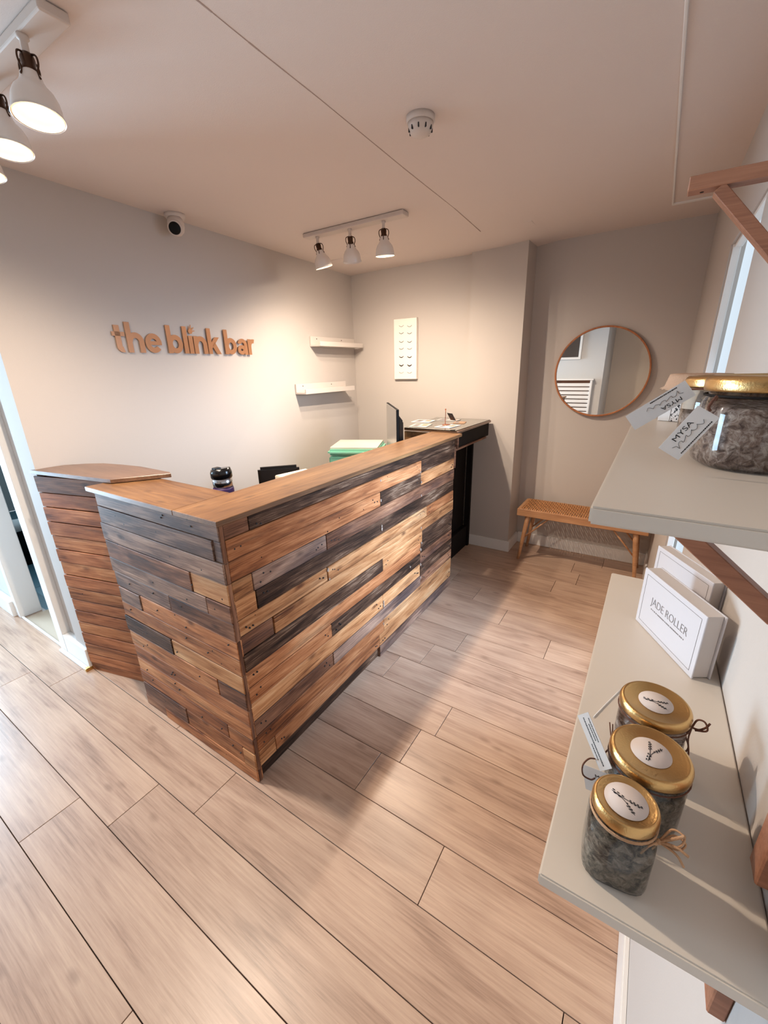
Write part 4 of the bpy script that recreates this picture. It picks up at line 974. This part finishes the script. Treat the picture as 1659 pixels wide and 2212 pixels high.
cardtag('paper_tag', (.0032, .410, 1.037), (1, .0, .05), (-.009, .010, .026), .026, .027, [('M', .0125, .0175, .0050, .0042, 0)], 'small square white tag behind the near square jar')
# cords of the tags on the upper shelf
tw = tube(bm_new(), [(.046, .488, 1.466), (.044, .470, 1.470), (.0415, .466, 1.466), (.040, .4665, 1.461), (.042, .4685, 1.458)], .0012, 7, 5); part('cord', tw, M['twine'], j4)
bm = bm_new(); tube(bm, [(.080+.0505*math.cos(t), .735+.0505*math.sin(t), 1.4640+.0008*math.sin(5*t)) for t in [i*2*PI/20 for i in range(21)]], .0014, 6, 2)
tube(bm, [(.036, .705, 1.463), (.026, .66, 1.466), (.018, .604, 1.4685)], .0012, 6, 4); part('cord', bm, M['twine'], j5)
bm = bm_new(); tube(bm, [(.0955+.0545*math.cos(t), .545+.0545*math.sin(t), 1.4675) for t in [i*2*PI/24 for i in range(25)]], .0012, 6, 2); part('cord', bm, M['dark'], j4)
# kraft-topped jar far back and the small printed box
kj = thing('kraft_topped_jar', (.060, .95, 1.4), 'jar capped with frayed kraft paper, farthest back on the upper shelf', 'jar')
part('glass_body', lathe(bm_new(), (.060, .95), [(.040, 1.4006), (.044, 1.405), (.044, 1.455), (.040, 1.466)], 32), M['glass'], kj)
part('contents', lathe(bm_new(), (.060, .95), [(.038, 1.404), (.041, 1.408), (.041, 1.445), (.036, 1.448)], 32), M['herb_pink'], kj)
q = random.Random(4); bm = bm_new()
rings = []
for z_, r_, j_ in ((1.452, .055, .006), (1.458, .049, .002), (1.470, .047, .001), (1.4775, .046, .002), (1.4785, .030, .001), (1.4785, .001, 0)):
    rings.append([(.060+(r_+q.uniform(-j_, j_))*math.cos(2*PI*i/40), .95+(r_+q.uniform(-j_, j_))*math.sin(2*PI*i/40), z_+q.uniform(-j_, j_)*.3) for i in range(40)])
loft(bm, rings); part('kraft_cap', bm, M['kraft'], kj)
pb = thing('printed_box', (.02, .875, 1.4), 'tiny white box with black speckled print under the long tag', 'box')
pu = Vector((.95, -.30, 0)).normalized(); pv = Vector((.30, .95, 0)).normalized()
part('carton', obox(bm_new(), (.008, .893, 1.4005), pu*.018, pv*.030, (0, 0, .034), .0006), M['paper'], pb)
part('speckled_panel', obox(bm_new(), Vector((.008, .893, 1.4005)) + pu*.0185, pu*.016, pv*.030, (0, 0, .034), .0006), M['speckle'], pb)

# ------------------------------------------------------------------ seen in the mirror: picture and slatted cover on the front wall
fp = thing('framed_photo', (-1.6, -.835, 1.95), 'white framed dark photograph reflected in the round mirror', 'picture')
x0, x1, z0, z1 = -2.0, -1.145, 1.56, 2.18
for a, b_ in (((x0, z0), (x1, z0+.035)), ((x0, z1-.035), (x1, z1)), ((x0, z0+.035), (x0+.035, z1-.035)), ((x1-.035, z0+.035), (x1, z1-.035))):
    part('frame', B((a[0], -.849, a[1]), (b_[0], -.822, b_[1]), .002), M['white'], fp)
part('print', B((x0+.035, -.848, z0+.035), (x1-.035, -.838, z1-.035)), M['photo'], fp)
rcv = thing('radiator_cover', (-1.6, -.80, 0), 'white slatted radiator cover reflected low in the round mirror', 'cabinet')
part('side', B((-.945, -.849, 0), (-.915, -.745, 1.235), .002), M['white'], rcv)
part('side', B((-2.18, -.849, 0), (-2.15, -.745, 1.235), .002), M['white'], rcv)
part('top', B((-2.2, -.849, 1.2355), (-.90, -.735, 1.26), .003), M['white'], rcv)
part('backing', B((-2.149, -.848, .05), (-.946, -.83, 1.235)), M['bracket'], rcv)
for i in range(18):
    z_ = 1.19 - i*.065
    part('slat', B((-2.149, -.775, z_-.050), (-.946, -.755, z_), .002), M['white'], rcv)
# dark waste bin and crate glimpsed through the door gap
wb = thing('waste_bin', (-4.3, 1.02, 0), 'black bin glimpsed through the gap of the left doorway', 'bin')
part('bucket', lathe(bm_new(), (-4.35, 1.05), [(.13, .001), (.16, .30), (.165, .31)], 28), M['black'], wb)
part('lid', lathe(bm_new(), (-4.35, 1.05), [(.168, .3105), (.16, .335), (.02, .345)], 28), M['paper_grey'], wb)
